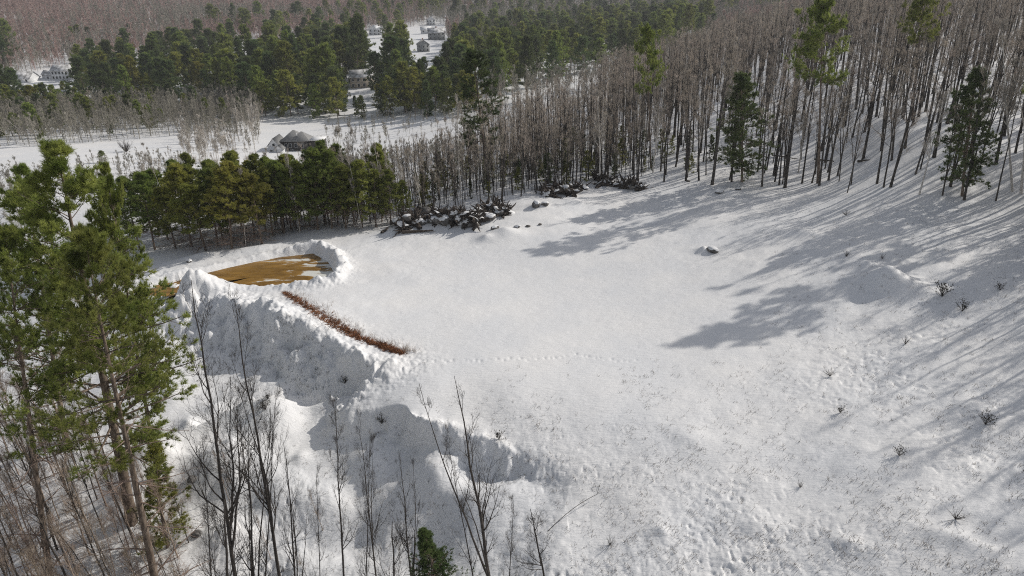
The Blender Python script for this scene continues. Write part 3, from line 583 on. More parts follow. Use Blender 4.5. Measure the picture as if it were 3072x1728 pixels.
for i in range(len(Q2)): plant('bare_sapling', SP[i % 4], Q2[i], np.array([U(-.8, .3), U(-.5, .5), U(4, 9)]), U(.7, 1.0), U(0, 6), 'thin bare sapling among the larger bare trees below the snow banks', 'sapling', 'saplings below the snow banks')
print('saplings', len(Q))

# ------------------------------------------------------------------ bare woods
BT = [bare_tree(71, 18, .23, .45, .95, .24, 16, 7, 5, 2, twr=.0066, bend=.24), bare_tree(72, 18, .19, .5, .9, .2, 15, 7, 5, 2, twr=.0066, bend=.28), bare_tree(73, 19, .26, .4, 1.0, .26, 18, 7, 5, 2, fork=1, twr=.0066, bend=.2),
      bare_tree(74, 15, .10, .48, .9, .18, 13, 6, 5, 2, wob=.09, twr=.0066), bare_tree(75, 16, .13, .44, .85, .2, 13, 6, 5, 2, wob=.09, fork=1, twr=.0066), bare_tree(76, 12, .06, .3, .7, .18, 12, 6, 4, 2, wob=.11, twr=.0075)]
BW = [bare_tree(81 + i, 13, .09, .35, .6, .2, 14, 7, 6, 3, wob=.08, fork=i % 2, mt=M_BIRCH, mw=M_BIRCHT, twr=.013) for i in range(3)]
WOOD = [(270, 232), (372, 226), (440, 214), (500, 203), (545, 193), (640, 181), (690, 184), (742, 188), (800, 188), (850, 193), (905, 196), (960, 203), (1040, 214), (1120, 190), (1060, -6), (900, 12), (800, 40), (720, 58), (640, 92), (560, 128), (480, 140), (470, 160), (400, 188), (300, 200), (270, 212)]
Q, u, v = scatter(WOOD, 2.6, rng)
den = np.interp(u, [560, 640, 760, 900], [.92, .7, .52, .46]) * np.where(np.hypot(Q[:, 0], Q[:, 1]) > 140, .7, 1); k = rng.uniform(size=len(u)) < den; Q, u, v = Q[k], u[k], v[k]
dist = np.hypot(Q[:, 0], Q[:, 1]); order = np.argsort(dist + (u > 1024) * 500 + (u < 390) * 80)
WZ = [((0, 450), 'thin pale trunk in the crowded young woods behind the dark boulder heap'), ((450, 620), 'slim grey bare tree on the wooded rise between the two boulder heaps'),
      ((620, 760), 'bare hardwood behind the upper boulder heap near the dense dark hemlock'), ((760, 880), 'bare hardwood on the slope beneath the big sunlit pine'), ((880, 1030), 'tall bare hardwood on the steep snowy hillside near the twin birches'),
      ((1030, 2000), 'bare hardwood on the hillside just outside the picture, casting streaked shade')]
N_IND = 285; rest = []
for n_, i in enumerate(order):
    h = U(12, 21) * (1.0 if u[i] > 600 else .8) * (.8 if u[i] < 480 else 1); kk = int(rng.choice(6, p=[.22, .22, .14, .18, .12, .12]))
    if u[i] < 520: kk = int(rng.choice([3, 4, 5, 1]))
    if kk == 5: h *= .7
    if n_ < N_IND or (u[i] > 1024 and u[i] < 1110 and dist[i] < 90 and n_ % 2):
        lab = [l for (a, b), l in WZ if a <= u[i] < b or (a == 0 and u[i] < 0)][0]
        plant('bare_tree', BT[kk], Q[i], np.array([U(-1.4, 1.4), U(-1.4, 1.4), h]), U(.8, 1.25), U(0, 6), lab, 'bare tree', 'woods: ' + lab)
    elif u[i] < 1040: rest.append((Q[i], kk, h))
Q, u, v = scatter([(385, 222), (445, 211), (540, 193), (640, 181), (660, 160), (560, 150), (470, 170), (390, 200)], 2.3, rng)
for i in range(len(Q)): rest.append((Q[i], int(rng.choice([3, 4, 5, 5])), U(7, 12)))
Q, u, v = scatter([(1034, 214), (1050, 250), (1120, 325), (1230, 410), (1420, 520), (1500, 480), (1330, 150), (1030, 60)], 3.9, rng)
for i in range(len(Q)): rest.append((Q[i], int(rng.integers(4)), U(14, 20)))
print('wood', len(Q), 'rest', len(rest))
for (ub, vb, ut, vt, k, lab) in [(1012, 192, 1004, 20, 0, 'pale birch leaning at the frame edge above the slope'), (1021, 194, 1038, 10, 1, 'second pale birch of the pair at the frame edge'),
                                 (44, 146, 5, 118, 0, 'white birch leaning over the edge of the valley snowfield'), (36, 146, 24, 116, 2, 'white birch pole beside the valley snowfield')]:
    B, A = by_pixels(ub, vb, ut, vt); plant('birch_tree', BW[k], B, A, .9, U(0, 6), lab, 'birch tree', 'birches')
for (ub, vb, ut, vt, k) in [(182, 240, 150, 160, 0), (170, 237, 160, 166, 1), (186, 241, 172, 170, 2), (362, 229, 346, 150, 0), (388, 224, 372, 142, 1), (399, 223, 384, 150, 2), (412, 220, 398, 146, 1), (424, 219, 412, 152, 0), (246, 247, 238, 168, 1), (300, 233, 286, 150, 2)]:
    B, A = by_pixels(ub, vb, ut, vt); plant('birch_tree', BW[k], B, A, .75, U(0, 6), 'pale slender tree rising bare among the pines of the row behind the clearing', 'birch tree', 'pale trees in the pine row')
for poly, cell, hr, lab in [(WOOD, 17.0, (12, 19), 'pale barked birch among the darker trunks of the big woods'), ([(182, 172), (186, 160), (228, 152), (236, 166), (214, 176)], 4.2, (9, 15), 'pale birch in the clump between the valley field and the pine row'),
                            ([(130, 196), (150, 172), (260, 172), (270, 190)], 5.5, (6, 10), 'pale bare tree showing its crown over the pine row'),
                            ([(236, 152), (240, 128), (264, 126), (264, 154)], 6.5, (11, 18), 'buff bare tree standing close to the grey roofed house')]:
    Q, u, v = scatter(poly, cell, rng)
    for i in range(len(Q)):
        plant('birch_tree', BW[int(rng.integers(3))], Q[i], np.array([U(-.7, .7), U(-.7, .7), U(*hr)]), U(.9, 1.2), U(0, 6), lab, 'birch tree', 'valley birches: ' + lab)
# woods that read as one mass: instances of the trees above on scattered points
def stuff_wood(name, pts, protos, label, cat='woods'):
    me = bpy.data.meshes.new(name); n = len(pts); me.vertices.add(n)
    me.vertices.foreach_set('co', np.array([p[0] for p in pts], np.float32).ravel())
    rr = np.random.default_rng(5)
    a = me.attributes.new('pick', 'INT', 'POINT'); a.data.foreach_set('value', np.array([p[1] for p in pts], np.int32))
    a = me.attributes.new('size', 'FLOAT_VECTOR', 'POINT'); sc = np.array([p[2] for p in pts]); wd = sc * rr.uniform(.85, 1.25, n); a.data.foreach_set('vector', np.stack([wd, wd, sc], -1).astype(np.float32).ravel())
    a = me.attributes.new('turn', 'FLOAT_VECTOR', 'POINT'); a.data.foreach_set('vector', np.stack([rr.normal(size=n) * .04, rr.normal(size=n) * .04, rr.uniform(0, 6.28, n)], -1).astype(np.float32).ravel())
    o = link(name, me); tag(o, label, cat, kind='stuff')
    ng = bpy.data.node_groups.new(name, 'GeometryNodeTree'); N, Lk = ng.nodes, ng.links
    ng.interface.new_socket('Geometry', in_out='INPUT', socket_type='NodeSocketGeometry'); ng.interface.new_socket('Geometry', in_out='OUTPUT', socket_type='NodeSocketGeometry')
    gi = N.new('NodeGroupInput'); go = N.new('NodeGroupOutput'); ip = N.new('GeometryNodeInstanceOnPoints'); ip.inputs['Pick Instance'].default_value = True
    allj = N.new('GeometryNodeJoinGeometry')
    for pr in reversed(protos):
        j = N.new('GeometryNodeJoinGeometry')
        for ch in pr:
            oi = N.new('GeometryNodeObjectInfo'); oi.transform_space = 'ORIGINAL'; oi.inputs[0].default_value = ch; Lk.new(oi.outputs['Geometry'], j.inputs[0])
        ti = N.new('GeometryNodeGeometryToInstance'); Lk.new(j.outputs[0], ti.inputs[0]); Lk.new(ti.outputs[0], allj.inputs[0])
    for nm, ty, sk in (('pick', 'INT', 'Instance Index'), ('size', 'FLOAT_VECTOR', 'Scale'), ('turn', 'FLOAT_VECTOR', None)):
        na_ = N.new('GeometryNodeInputNamedAttribute'); na_.data_type = ty; na_.inputs[0].default_value = nm
        if sk: Lk.new(na_.outputs[0], ip.inputs[sk])
        else:
            er = N.new('FunctionNodeEulerToRotation'); Lk.new(na_.outputs[0], er.inputs[0]); Lk.new(er.outputs[0], ip.inputs['Rotation'])
    Lk.new(gi.outputs[0], ip.inputs['Points']); Lk.new(allj.outputs[0], ip.inputs['Instance']); Lk.new(ip.outputs[0], go.inputs[0])
    md = o.modifiers.new('scatter', 'NODES'); md.node_group = ng
    return o
def first_children(me_list):     # objects in the scene that carry these meshes
    return [next(o for o in COL.objects if o.data is m) for m in me_list if m is not None]
stuff_wood('bare_woods', [(p, k, h / BT[k][0]) for p, k, h in rest], [first_children(b[1:]) for b in BT], 'rest of the leafless woods massed behind the front trunks')
# hillside hardwoods: simpler, thicker twigs, seen from half a kilometre
HT = [bare_tree(91 + i, 15, .13, .25, .8, .3, 15, 7, 5, 0, twr=.05, mt=m_, mw=m_, k3=3) for i, m_ in enumerate([M_HILL, M_HILL, M_HILL, M_HILG, M_HILG, M_HILP])]
for i in range(6):
    B = on_ground([30, 70, 110, 170, 95, 50][i], [40, 34, 30, 36, 44, 28][i]); plant('bare_tree', HT[i], B, np.array([0, 0, 15.0]), 1, i, 'bare hardwood with a broad crown far out on the brown hillside', 'bare tree', 'hillside hardwoods')
hp = []
def kind_at(p, u):
    c = vnoise(p[0] * .012 + 3, p[1] * .006) + U(-.7, .7) + (.55 if u > 430 else -.25)
    return 5 if U(0, 1) < .03 else int(rng.integers(3)) if c < .1 else 3 + int(rng.integers(2))
for poly, cell, hr in [([(-40, 70), (-40, -4), (420, -4), (424, 26), (330, 34), (250, 42), (150, 56), (80, 66), (20, 74)], 5.4, (11, 18)),
                       ([(420, 30), (424, -4), (1060, -14), (1060, 2), (900, 12), (800, 38), (716, 52), (700, 34), (560, 40), (470, 56)], 6.2, (12, 17)),
                       ([(-30, 148), (-30, 116), (60, 114), (150, 106), (240, 104), (262, 104), (264, 124), (200, 134), (60, 146), (20, 148)], 3.6, (7, 12)),
                       ([(60, 178), (90, 168), (190, 164), (188, 176), (130, 196), (60, 204)], 4, (3, 6)), ([(-30, 250), (-30, 178), (50, 182), (60, 250)], 4, (5, 9)),
                       ([(266, 200), (280, 178), (330, 170), (400, 160), (470, 145), (480, 150), (400, 178), (300, 198)], 3.2, (4, 7)),
                       ([(318, 150), (330, 124), (380, 118), (470, 112), (474, 122), (400, 140), (350, 156)], 5.5, (3, 6)), ([(180, 150), (190, 118), (262, 116), (262, 150)], 4.5, (4, 9)), ([(480, 112), (560, 100), (640, 80), (720, 58), (716, 50), (640, 74), (560, 96), (490, 104)], 5, (11, 16)),
                       ([(160, 92), (240, 92), (260, 40), (420, 66), (430, 110), (300, 110)], 12, (9, 14)), ([(330, 66), (440, 66), (446, 10), (330, 20)], 16, (8, 12)), ([(0, 90), (80, 90), (80, 70), (0, 70)], 14, (9, 13))]:
    Q, u, v = scatter(poly, cell, rng, CLEAR if cell > 6 else ())
    vis = v > -12
    
    for i in range(len(Q)):
        h = U(*hr)
        if vis[i] and Q[i][1] < 2500 and (h < 7.5 or open_ok(Q[i], h, (.5, .8, .95))): hp.append((Q[i], kind_at(Q[i], u[i]) if v[i] < 90 else 3 + int(rng.integers(2)) + (U(0, 1) < .06), h / 15))
print('hill', len(hp))
stuff_wood('hardwood_forest', hp, [first_children(b[1:]) for b in HT], 'brown leafless hardwood forest covering the far hillside and valley')
stuff_wood('evergreen_forest', far_con, [first_children(b[1:3]) for b in FP], 'grey green evergreen forest on the ridge beyond the village')
YH = [conifer(101 + i, 6, .07, .1, .32, .7, 10, 5, 6, 4, 7, .3, .06, gap=.2, needle=[M_NEEDD, M_NEEDY][i]) for i in range(2)]
Q, u, v = scatter([(392, 218), (445, 209), (540, 190), (640, 178), (720, 174), (700, 150), (560, 150), (470, 165), (395, 195)], 5.0, rng)
for i in range(len(Q)): plant('young_evergreen', YH[i % 2], Q[i], UPV * U(2.5, 6.5), U(.8, 1.2), U(0, 6), 'small olive evergreen growing low among the bare trunks past the boulder heaps', 'evergreen sapling', 'understorey evergreens')

# ------------------------------------------------------------------ rocks, heaps, logs
from mathutils import noise as mnoise
import bmesh
def rock_mesh(seed, sx, sy, sz, cap=True):
    r = np.random.default_rng(seed); bm = bmesh.new(); bmesh.ops.create_icosphere(bm, subdivisions=3, radius=1.0)
    pl = nrm(r.normal(size=(9, 3))); off = r.uniform(.62, .95, 9)
    V = np.array([v.co for v in bm.verts]); F_ = np.array([[v.index for v in f.verts] for f in bm.faces]); bm.free()
    for n, o in zip(pl, off):
        d = V @ n - o; V = V - np.where(d > 0, d, 0)[:, None] * n * .95
    V = V * (1 + .06 * np.array([mnoise.noise(Vector(p * 2.3 + seed)) for p in V]))[:, None]
    g = Geo(); g.add(V * [sx, sy, sz], F_); me = g.mesh('boulder', M_ROCK)
    if not cap: return me, None
    up = V[:, 2]; C = V.copy(); lift = sst((up + .05) / .6)
    C = C * (1 + .05 * lift[:, None]); C[:, 2] += .06 * lift + .05 * np.array([mnoise.noise(Vector(p * 1.7 + seed + 9)) for p in V])
    nz = np.array([mnoise.noise(Vector(p * 1.4 + seed + 4)) for p in V]); keep = ((up + .5 * nz)[F_] > r.uniform(.1, .4)).all(1)
    fk = F_[keep]; lab = np.arange(len(V))                       # keep the one largest patch of snow
    for _ in range(60):
        m_ = lab[fk].min(1); np.minimum.at(lab, fk.ravel(), np.repeat(m_, 3))
    fl = lab[fk[:, 0]]; best = np.bincount(fl).argmax(); kk = np.zeros(len(F_), bool); kk[np.where(keep)[0][fl == best]] = True; keep = kk
    used = np.unique(F_[keep]); mp_ = np.zeros(len(V), int); mp_[used] = np.arange(len(used)); CU, FU = C[used], mp_[F_[keep]]
    g = Geo(); g.add(CU * [sx, sy, sz], FU); return me, g.mesh('snow_cap', MS, True)
ROCKS = [rock_mesh(i, 1, U(.7, 1.1), U(.55, .9)) for i in range(8)]
def boulder(P, s, label, group, cap=True, sink=.25):
    k = int(rng.integers(8)); o = link('boulder', ROCKS[k][0]); o.location = (P[0], P[1], P[2] + s * (.45 - sink)); o.scale = (s, s * U(.7, 1.1), s * U(.55, .95)); o.rotation_euler = (U(-.2, .2), U(-.2, .2), U(0, 6.28))
    tag(o, label, 'boulder', group)
    if cap and ROCKS[k][1]: link('snow_cap', ROCKS[k][1], o)
def stump_mesh(seed):            # uprooted stump: short log with a plate of crooked roots
    r = np.random.default_rng(seed); g = Geo(); K = 6
    z = np.linspace(0, 1.3, K); P = np.zeros((1, K, 3)); P[0, :, 0] = z; g.tubes(P, np.linspace(.32, .24, K)[None], 9)
    n = 20; a = r.uniform(0, 6.28, n); L = r.uniform(.5, 1.7, n); K = 7; t = np.linspace(0, 1, K)
    Q = np.zeros((n, K, 3)); Q[:, :, 1] = np.cos(a)[:, None] * L[:, None] * t; Q[:, :, 2] = np.sin(a)[:, None] * L[:, None] * t; Q[:, :, 0] = -.25 * t * r.uniform(-.5, 1.5, n)[:, None]
    Q += np.cumsum(r.normal(size=Q.shape) * .12, 1) * t[None, :, None]
    g.tubes(Q, np.linspace(.2, .03, K)[None] * r.uniform(.6, 1.2, n)[:, None], 5)
    return g.mesh('stump', M_ROOT, True)
STUMPS = [stump_mesh(i) for i in range(4)]
def heap(pts, n, smin, smax, dz, label_r, label_s, group, nst):
    for i in range(n):
        a = rng.uniform(0, len(pts) - 1.001); j = int(a); f = a - j; u_ = pts[j][0] * (1 - f) + pts[j + 1][0] * f + rng.normal() * 2.5; v_ = pts[j][1] * (1 - f) + pts[j + 1][1] * f + rng.normal() * 2.2
        P = on_ground(u_, v_); s = U(smin, smax); P[2] += abs(rng.normal()) * dz
        if i < nst:
            o = link('tree_stump', STUMPS[i % 4]); o.location = P + np.array([0, 0, .1]); o.rotation_euler = (U(-1, 1), U(-.6, .6), U(0, 6.28)); o.scale = [U(1.0, 1.7)] * 3; tag(o, label_s, 'stump', group + ' stumps')
            sc_ = link('snow_cap', ROCKS[i % 8][1], o); sc_.scale = (.75, .5, .4); sc_.location = (.4, 0, .12); sc_.rotation_euler = [-x for x in o.rotation_euler]
        else: boulder(P, s, label_r, group, cap=rng.uniform() < .8)
heap([(404, 227), (415, 222), (425, 219), (437, 221), (450, 222)], 46, .5, 1.25, .55, 'dark boulder with snow on top, in the larger heap at the edge of the woods', 'uprooted stump with black roots in the larger boulder heap', 'boulders of the larger heap', 27)
heap([(450, 221), (462, 222), (472, 226), (480, 219), (496, 213), (508, 215)], 48, .45, 1.1, .5, 'black boulder capped with snow in the jumbled end of the larger heap', 'black upturned stump in the jumbled end of the larger heap', 'boulders of the jumbled end', 29)
heap([(545, 194), (560, 191), (574, 190), (590, 188)], 26, .5, 1.1, .4, 'dark boulder in the upper heap below the bare trunks', 'dark upturned stump in the upper boulder heap', 'boulders of the upper heap', 14)
heap([(598, 184), (612, 183), (626, 187), (642, 189)], 22, .45, .95, .25, 'dark boulder in the thin string running on from the upper heap', 'broken root wood in the string past the upper heap', 'boulders of the string', 14)
for u_, v_, s, lab in [(495, 229, .8, 'grey boulder bedded in the snow mound below the larger heap'), (517, 228, .75, 'grey brown boulder just downhill of the larger heap'), (528, 227, .45, 'small boulder beside the grey brown one downhill of the larger heap'), (540, 225, .4, 'smallest boulder strung out past the larger heap'),
                       (536, 206, 1.0, 'broad pale grey boulder between the two heaps'), (545, 205, .8, 'rounded grey boulder touching the broad pale one'), (503, 212, .7, 'boulder at the foot of the trunks above the jumbled end'), (712, 251.5, .85, 'lone dark boulder peeping from a snow drift on the open slope'),
                       (719, 193, .9, 'slanted dark boulder under the dense hemlock'), (738, 190, .55, 'small dark boulder beside the slanted one'), (688, 182, .45, 'little boulder at the foot of the woods past the upper heap'), (189, 262, .55, 'small dark rock on the snow rim behind the pond'), (463, 228, .5, 'half buried rock in front of the larger heap'),
                       (197, 535, .5, 'dark rock on the low snow among the bare trees'), (193, 482, .5, 'rust stained rock beside the young yellow green pine')]:
    boulder(on_ground(u_, v_), s, lab, None, cap=s > .5)
def log(pa, pb, r0, r1, label, name='fallen_log', lift=.15, m=None, twigs=0):
    A, B = on_ground(*pa), on_ground(*pb); K = 12; t = np.linspace(0, 1, K)[:, None]; P = A * (1 - t) + B * t
    P[:, 2] = np.maximum(gh(P[:, 0], P[:, 1]) + lift * .6, P[:, 2] + lift); P[:, :2] += np.cumsum(rng.normal(size=(K, 2)) * .04, 0)
    g = Geo(); O = P[0].copy(); R = np.linspace(r0, r1, K)[None]; g.tubes((P - O)[None], R, 7)
    if twigs:
        q, rr = grow((P - O)[None], R, twigs, .3, 1, .7, lambda f: np.full(f.shape, 1.0), .2, 5, .12, rng, rmin=.012); g.tubes(q, rr, 4)
    o = link(name, g.mesh(name, m or M_BARK, True)); o.location = O; tag(o, label, 'log' if 'log' in name else 'branch'); return o
log((772, 157), (797, 161), .16, .08, 'long dark fallen trunk lying across the snow under the bare woods', lift=.35)
log((815, 161), (834, 163), .2, .1, 'short dark fallen log beside the long fallen trunk', lift=.3)
log((858, 163), (868, 161), .2, .08, 'broken dark log end by the foot of two trunks', lift=.2)
log((962, 152), (972, 149), .18, .1, 'dark log stub high on the snowy hillside', lift=.3)
log((382, 234), (391, 229), .28, .14, 'dark log breaking through the snow in front of the larger heap', lift=.2, m=M_ROOT, twigs=5)
log((402, 233.5), (434, 232), .3, .12, 'long black log lying in the snow before the larger heap', lift=.25, m=M_ROOT, twigs=9)
log((661, 256), (668, 247), .07, .05, 'pale leaning dead stem in the dark pines'.replace('in the dark pines', 'stuck in the open slope')) if False else None
# bent whip over the lower snow
A = on_ground(548, 531); g = Geo(); tip = [on_ground(597, 498), on_ground(597, 498)]; B = tip[0] + np.array([0, 0, .35]); C_ = B + np.array([.22, .0, 1.1])
t = np.linspace(0, 1, 10)[:, None]; P = np.vstack([A * (1 - t) + B * t + np.array([0, 0, 1]) * .35 * np.sin(t * 3.14), B + (C_ - B) * np.linspace(.15, 1, 6)[:, None]]); g.tubes((P - A)[None], np.linspace(.03, .012, 16)[None], 5)
o = link('bent_branch', g.mesh('bent_branch', M_TWIGD, True)); o.location = A; tag(o, 'thin bent whip of a branch arching over the bright lower snow', 'branch')

# ------------------------------------------------------------------ bracken strip, weeds, shrubs
strip = [(285, 293, .6), (300, 302, 1.1), (315, 312, 1.6), (330, 322, 1.9), (345, 331, 1.5), (360, 339, 1.0), (378, 345, .9), (390, 350, .9), (403, 354, .5)]
g = Geo(); g2 = Geo(); base = on_ground(340, 326); Cs = []; Dn = []
for i in range(1500):
    a = rng.uniform(0, len(strip) - 1.001); j = int(a); f = a - j; uu, vv, ww = [strip[j][k] * (1 - f) + strip[j + 1][k] * f for k in range(3)]
    P = on_ground(uu, vv)
    if P is None: continue
    
    if vnoise(np.array(P[0] * .9), np.array(P[1] * .9)) < -.5: continue
    P[:2] += rng.normal(size=2) * ww * .3; P[2] = gh(P[0], P[1]) + U(-.05, .12); Cs.append(P - base); Dn.append([U(-.9, .9), U(-.9, .9), U(-.05, .3)])
g.blades(np.array(Cs), nrm(np.array(Dn)), 5, .6, .055, .5, rng)
o = link('dead_bracken', g.mesh('dead_bracken', M_BRACK)); o.location = base; tag(o, 'rust brown dead bracken exposed along the crest of the snow bank', 'bracken', kind='stuff')
def tufts(name, pts, nb, h, label, m, wd=.012, lean=.45, cat='weeds'):
    pts = np.array(pts); O = pts.mean(0); N_ = len(pts); g = Geo(); P = np.repeat(pts - O, nb, 0); n = len(P)
    P[:, :2] += rng.normal(size=(n, 2)) * .16; d = nrm(np.c_[rng.normal(size=(n, 2)) * lean, np.ones(n)]); L = h * rng.uniform(.3, 1.2, n)[:, None]
    mid = P + d * L * .6; top = mid + nrm(d + rng.normal(size=(n, 3)) * .5) * L * .5; P[:, 2] -= .05
    g.tubes(np.stack([P, mid, top], 1), np.array([[wd, wd * .8, wd * .4]]), 3)
    o = link(name, g.mesh(name, m)); o.location = O; tag(o, label, cat, kind='stuff')
pts = []
while len(pts) < 150:
    a = rng.uniform(0, len(strip) - 1.001); j = int(a); f = a - j; uu, vv = [strip[j][k] * (1 - f) + strip[j + 1][k] * f for k in range(2)]
    P = on_ground(uu + abs(rng.normal()) * 8 + 3, vv - 1); P[2] = gh(P[0], P[1]); pts.append(P)
tufts('crest_weeds', pts, 5, .65, 'grey brown dry weeds standing beside the bracken strip', M_SAPL, .010, .4)
pts = []; tries = 0
while len(pts) < 3300 and tries < 90000:
    tries += 1; uu = rng.uniform(250, 1090); vv = 200 + 460 * rng.uniform()**.8
    if vv < 360 and uu < 760: continue
    if vv < 470 and uu < 620 and rng.uniform() < .85 and not (300 < uu < 560 and 400 < vv): continue
    x0, y0 = pz(uu, vv, 0)[:2]; c = vnoise(x0 * .22 + 9, y0 * .22) + .8 * vnoise(x0 * .6, y0 * .6 + 4)
    if c < 1.9 * rng.uniform() - .9: continue
    pts.append(pz(uu, vv, 0))
pts = np.array(pts); pts = np.array([p for p in (on_ground(*q) for q in np.stack(proj(pts)[:2], -1)) if p is not None])
tufts('dry_weeds', pts, 4, .28, 'sparse dry weed stalks poking through the snow', M_WEED, .012, .9)
pts = [on_ground(u_, v_) for u_, v_ in zip(rng.uniform(180, 330, 500), rng.uniform(315, 400, 500))]
tufts('bank_weeds', pts, 4, .35, 'dark weed tufts on the shaded bank face', M_TWIGD, .012, .6)
pts = []
for i in range(380): 
    p = on_ground(U(-10, 190), U(470, 600)); 
    if p is not None: pts.append(p)
tufts('thicket_brush', pts, 5, 1.1, 'reddish brown brush under the leafless thicket', M_SAPL, .012, .5)
def shrub_mesh(seed, h, leaf):
    r = np.random.default_rng(seed); n = 14; d = nrm(np.c_[r.normal(size=(n, 2)) * .6, np.ones(n)]); K = 6; t = np.linspace(0, 1, K)
    P = d[:, None] * (t[None, :, None] * h * r.uniform(.5, 1.1, n)[:, None, None]); P += np.cumsum(r.normal(size=P.shape) * .02 * h, 1) * t[None, :, None]
    g = Geo(); g.tubes(P, np.linspace(.02, .007, K)[None], 4); R = np.full((n, K), .012)
    q, rr = grow(P, R, 6, .25, 1, .6, lambda f: np.full(f.shape, h * .35), .3, 4, .12, r, rmin=.006); g.tubes(q, rr, 3)
    st = g.mesh('stem', M_TWIGD, True); lf = None
    if leaf: c = Geo(); c.blades(q[:, -1], nrm(q[:, -1] - q[:, -2]), 5, .11, .05, .8, r); lf = c.mesh('leaves', leaf)
    return st, lf
M_LEAFD = mat('dark_leaf', (.03, .028, .02), (.07, .06, .04), 3)
M_RUST = mat('rust_leaf', (.35, .15, .03), (.5, .24, .06), 1)
SH = [shrub_mesh(i, 1.0, M_LEAFD) for i in range(3)] + [shrub_mesh(9, 1.0, None)]
def shrub(u_, v_, s, k, lab, name='shrub', cat='shrub', meshes=None):
    P = on_ground(u_, v_); r = bpy.data.objects.new(name, None); COL.objects.link(r); r.location = P; r.scale = (s, s, s); r.rotation_euler = (0, 0, U(0, 6)); tag(r, lab, cat)
    for nm, me in zip(('stem', 'leaves'), meshes or SH[k]):
        if me is not None: link(nm, me, r)
for a in [(899, 456, .75, 0, 'black leaved low shrub alone on the bright lower snow'), (840, 413, .7, 1, 'dark low shrub with a clod of snow in the weedy patch'), (830, 377, .9, 3, 'dry grass clump standing on the edge of the weedy patch'), (942, 297, 1.5, 2, 'small sapling holding dark dead leaves beside the big drift'),
          (962, 312, 1.1, 1, 'leafy low sprig downhill of the small sapling'), (846, 216, 1.0, 3, 'dark twiggy stump shoot above the open slope'), (266, 411, 1.1, 0, 'dark shrub on the low snow between two bare trees'), (268, 399, .7, 1, 'smaller dark shrub just above its neighbour on the low snow'),
          (882, 259, .8, 3, 'dark twigs sticking out of the little snow hump above the drift'), (846, 257, .9, 3, 'upright dark twig clump uphill of the big drift'), (382, 424, .9, 0, 'dark bush hanging at the lip of the lower snow bank'), (499, 440, .9, 1, 'dark bush near the end of the lower snow bank'),
          (232, 452, 1.1, 3, 'dark twigs by a snow lump under the forking bare tree'), (905, 345, .9, 3, 'dry weed clump in the shade streaks of the slope'), (1000, 290, .8, 2, 'dark sprig on the slope under the twin birches'), (610, 545, .8, 3, 'twiggy shoots near the foot of the small bare sapling'), (800, 488, .6, 3, 'thin twig clump low on the bright slope'),
          (985, 425, 1.0, 2, 'leafy dark twigs beside the hollow in the snow'), (955, 520, 1.0, 3, 'branched twig near the lower frame corner'), (345, 385, .8, 1, 'dark sprig on the snow spur below the bracken')]: shrub(*a)
shrub(126, 152, 4.2, 3, 'round leafless bush on the valley snowfield', 'bush', 'bush'); shrub(126.5, 152, 3.6, 3, 'grey twiggy bush touching the round leafless one', 'bush', 'bush')
shrub(131, 53, 7, 0, 'small tree still holding orange leaves before the far hillside', 'beech_tree', 'beech tree', (SH[0][0], (lambda c: (c.blades(rng.normal(size=(260, 3)) * [.3, .3, .2] + [0, 0, .75], nrm(rng.normal(size=(260, 3))), 5, .16, .12, .8, rng), c.mesh('leaves', M_RUST))[1])(Geo())))

# ------------------------------------------------------------------ houses
M_SIDE = mat('white_siding', (.62, .63, .64), (.70, .70, .70), .8, rough=.6, bump=.3, bscale=2, stretch=(.1, .1, 8))
M_GSIDE = mat('grey_siding', (.20, .21, .22), (.27, .28, .28), .8, rough=.6, stretch=(.1, .1, 8))
M_TAN = mat('tan_siding', (.36, .31, .25), (.44, .38, .31), .8, rough=.6, stretch=(.1, .1, 8))
M_SHIN = mat('grey_shingle', (.19, .19, .19), (.27, .27, .265), 2.5, bump=.4, bscale=8)
M_GLASS = mat('window_glass', (.02, .025, .03), rough=.12, spec=.5)
M_TRIM = mat('white_trim', (.74, .74, .73), rough=.5)
M_DARK = mat('dark_grey', (.055, .052, .05), (.085, .08, .075), 1.5)  # dark grey tone of the house's main and lower walls, door and fence
M_BRICK = mat('chimney_brick', (.22, .12, .09), (.34, .22, .17), 4)
def gable(name, x0, x1, y0, y1, z0, zr, ov, m, parent, axis='x', th=.25):
    """gable roof slab pair with thickness; ridge along axis"""
    g = Geo()
    if axis == 'x':
        ym = (y0 + y1) / 2; A = [(x0 - ov, y0 - ov, z0 - ov * .5), (x1 + ov, y0 - ov, z0 - ov * .5), (x1 + ov, ym, zr), (x0 - ov, ym, zr)]; B = [(x0 - ov, ym, zr), (x1 + ov, ym, zr), (x1 + ov, y1 + ov, z0 - ov * .5), (x0 - ov, y1 + ov, z0 - ov * .5)]
    else:
        xm = (x0 + x1) / 2; A = [(x0 - ov, y0 - ov, z0 - ov * .5), (xm, y0 - ov, zr), (xm, y1 + ov, zr), (x0 - ov, y1 + ov, z0 - ov * .5)]; B = [(xm, y0 - ov, zr), (x1 + ov, y0 - ov, z0 - ov * .5), (x1 + ov, y1 + ov, z0 - ov * .5), (xm, y1 + ov, zr)]
    for Q in (A, B):
        v = Q + [(a, b, c + th) for a, b, c in Q]; g.add(v, [(0, 3, 2, 1), (4, 5, 6, 7), (0, 1, 5, 4), (1, 2, 6, 5), (2, 3, 7, 6), (3, 0, 4, 7)])
    return link(name, g.mesh(name, m), parent)
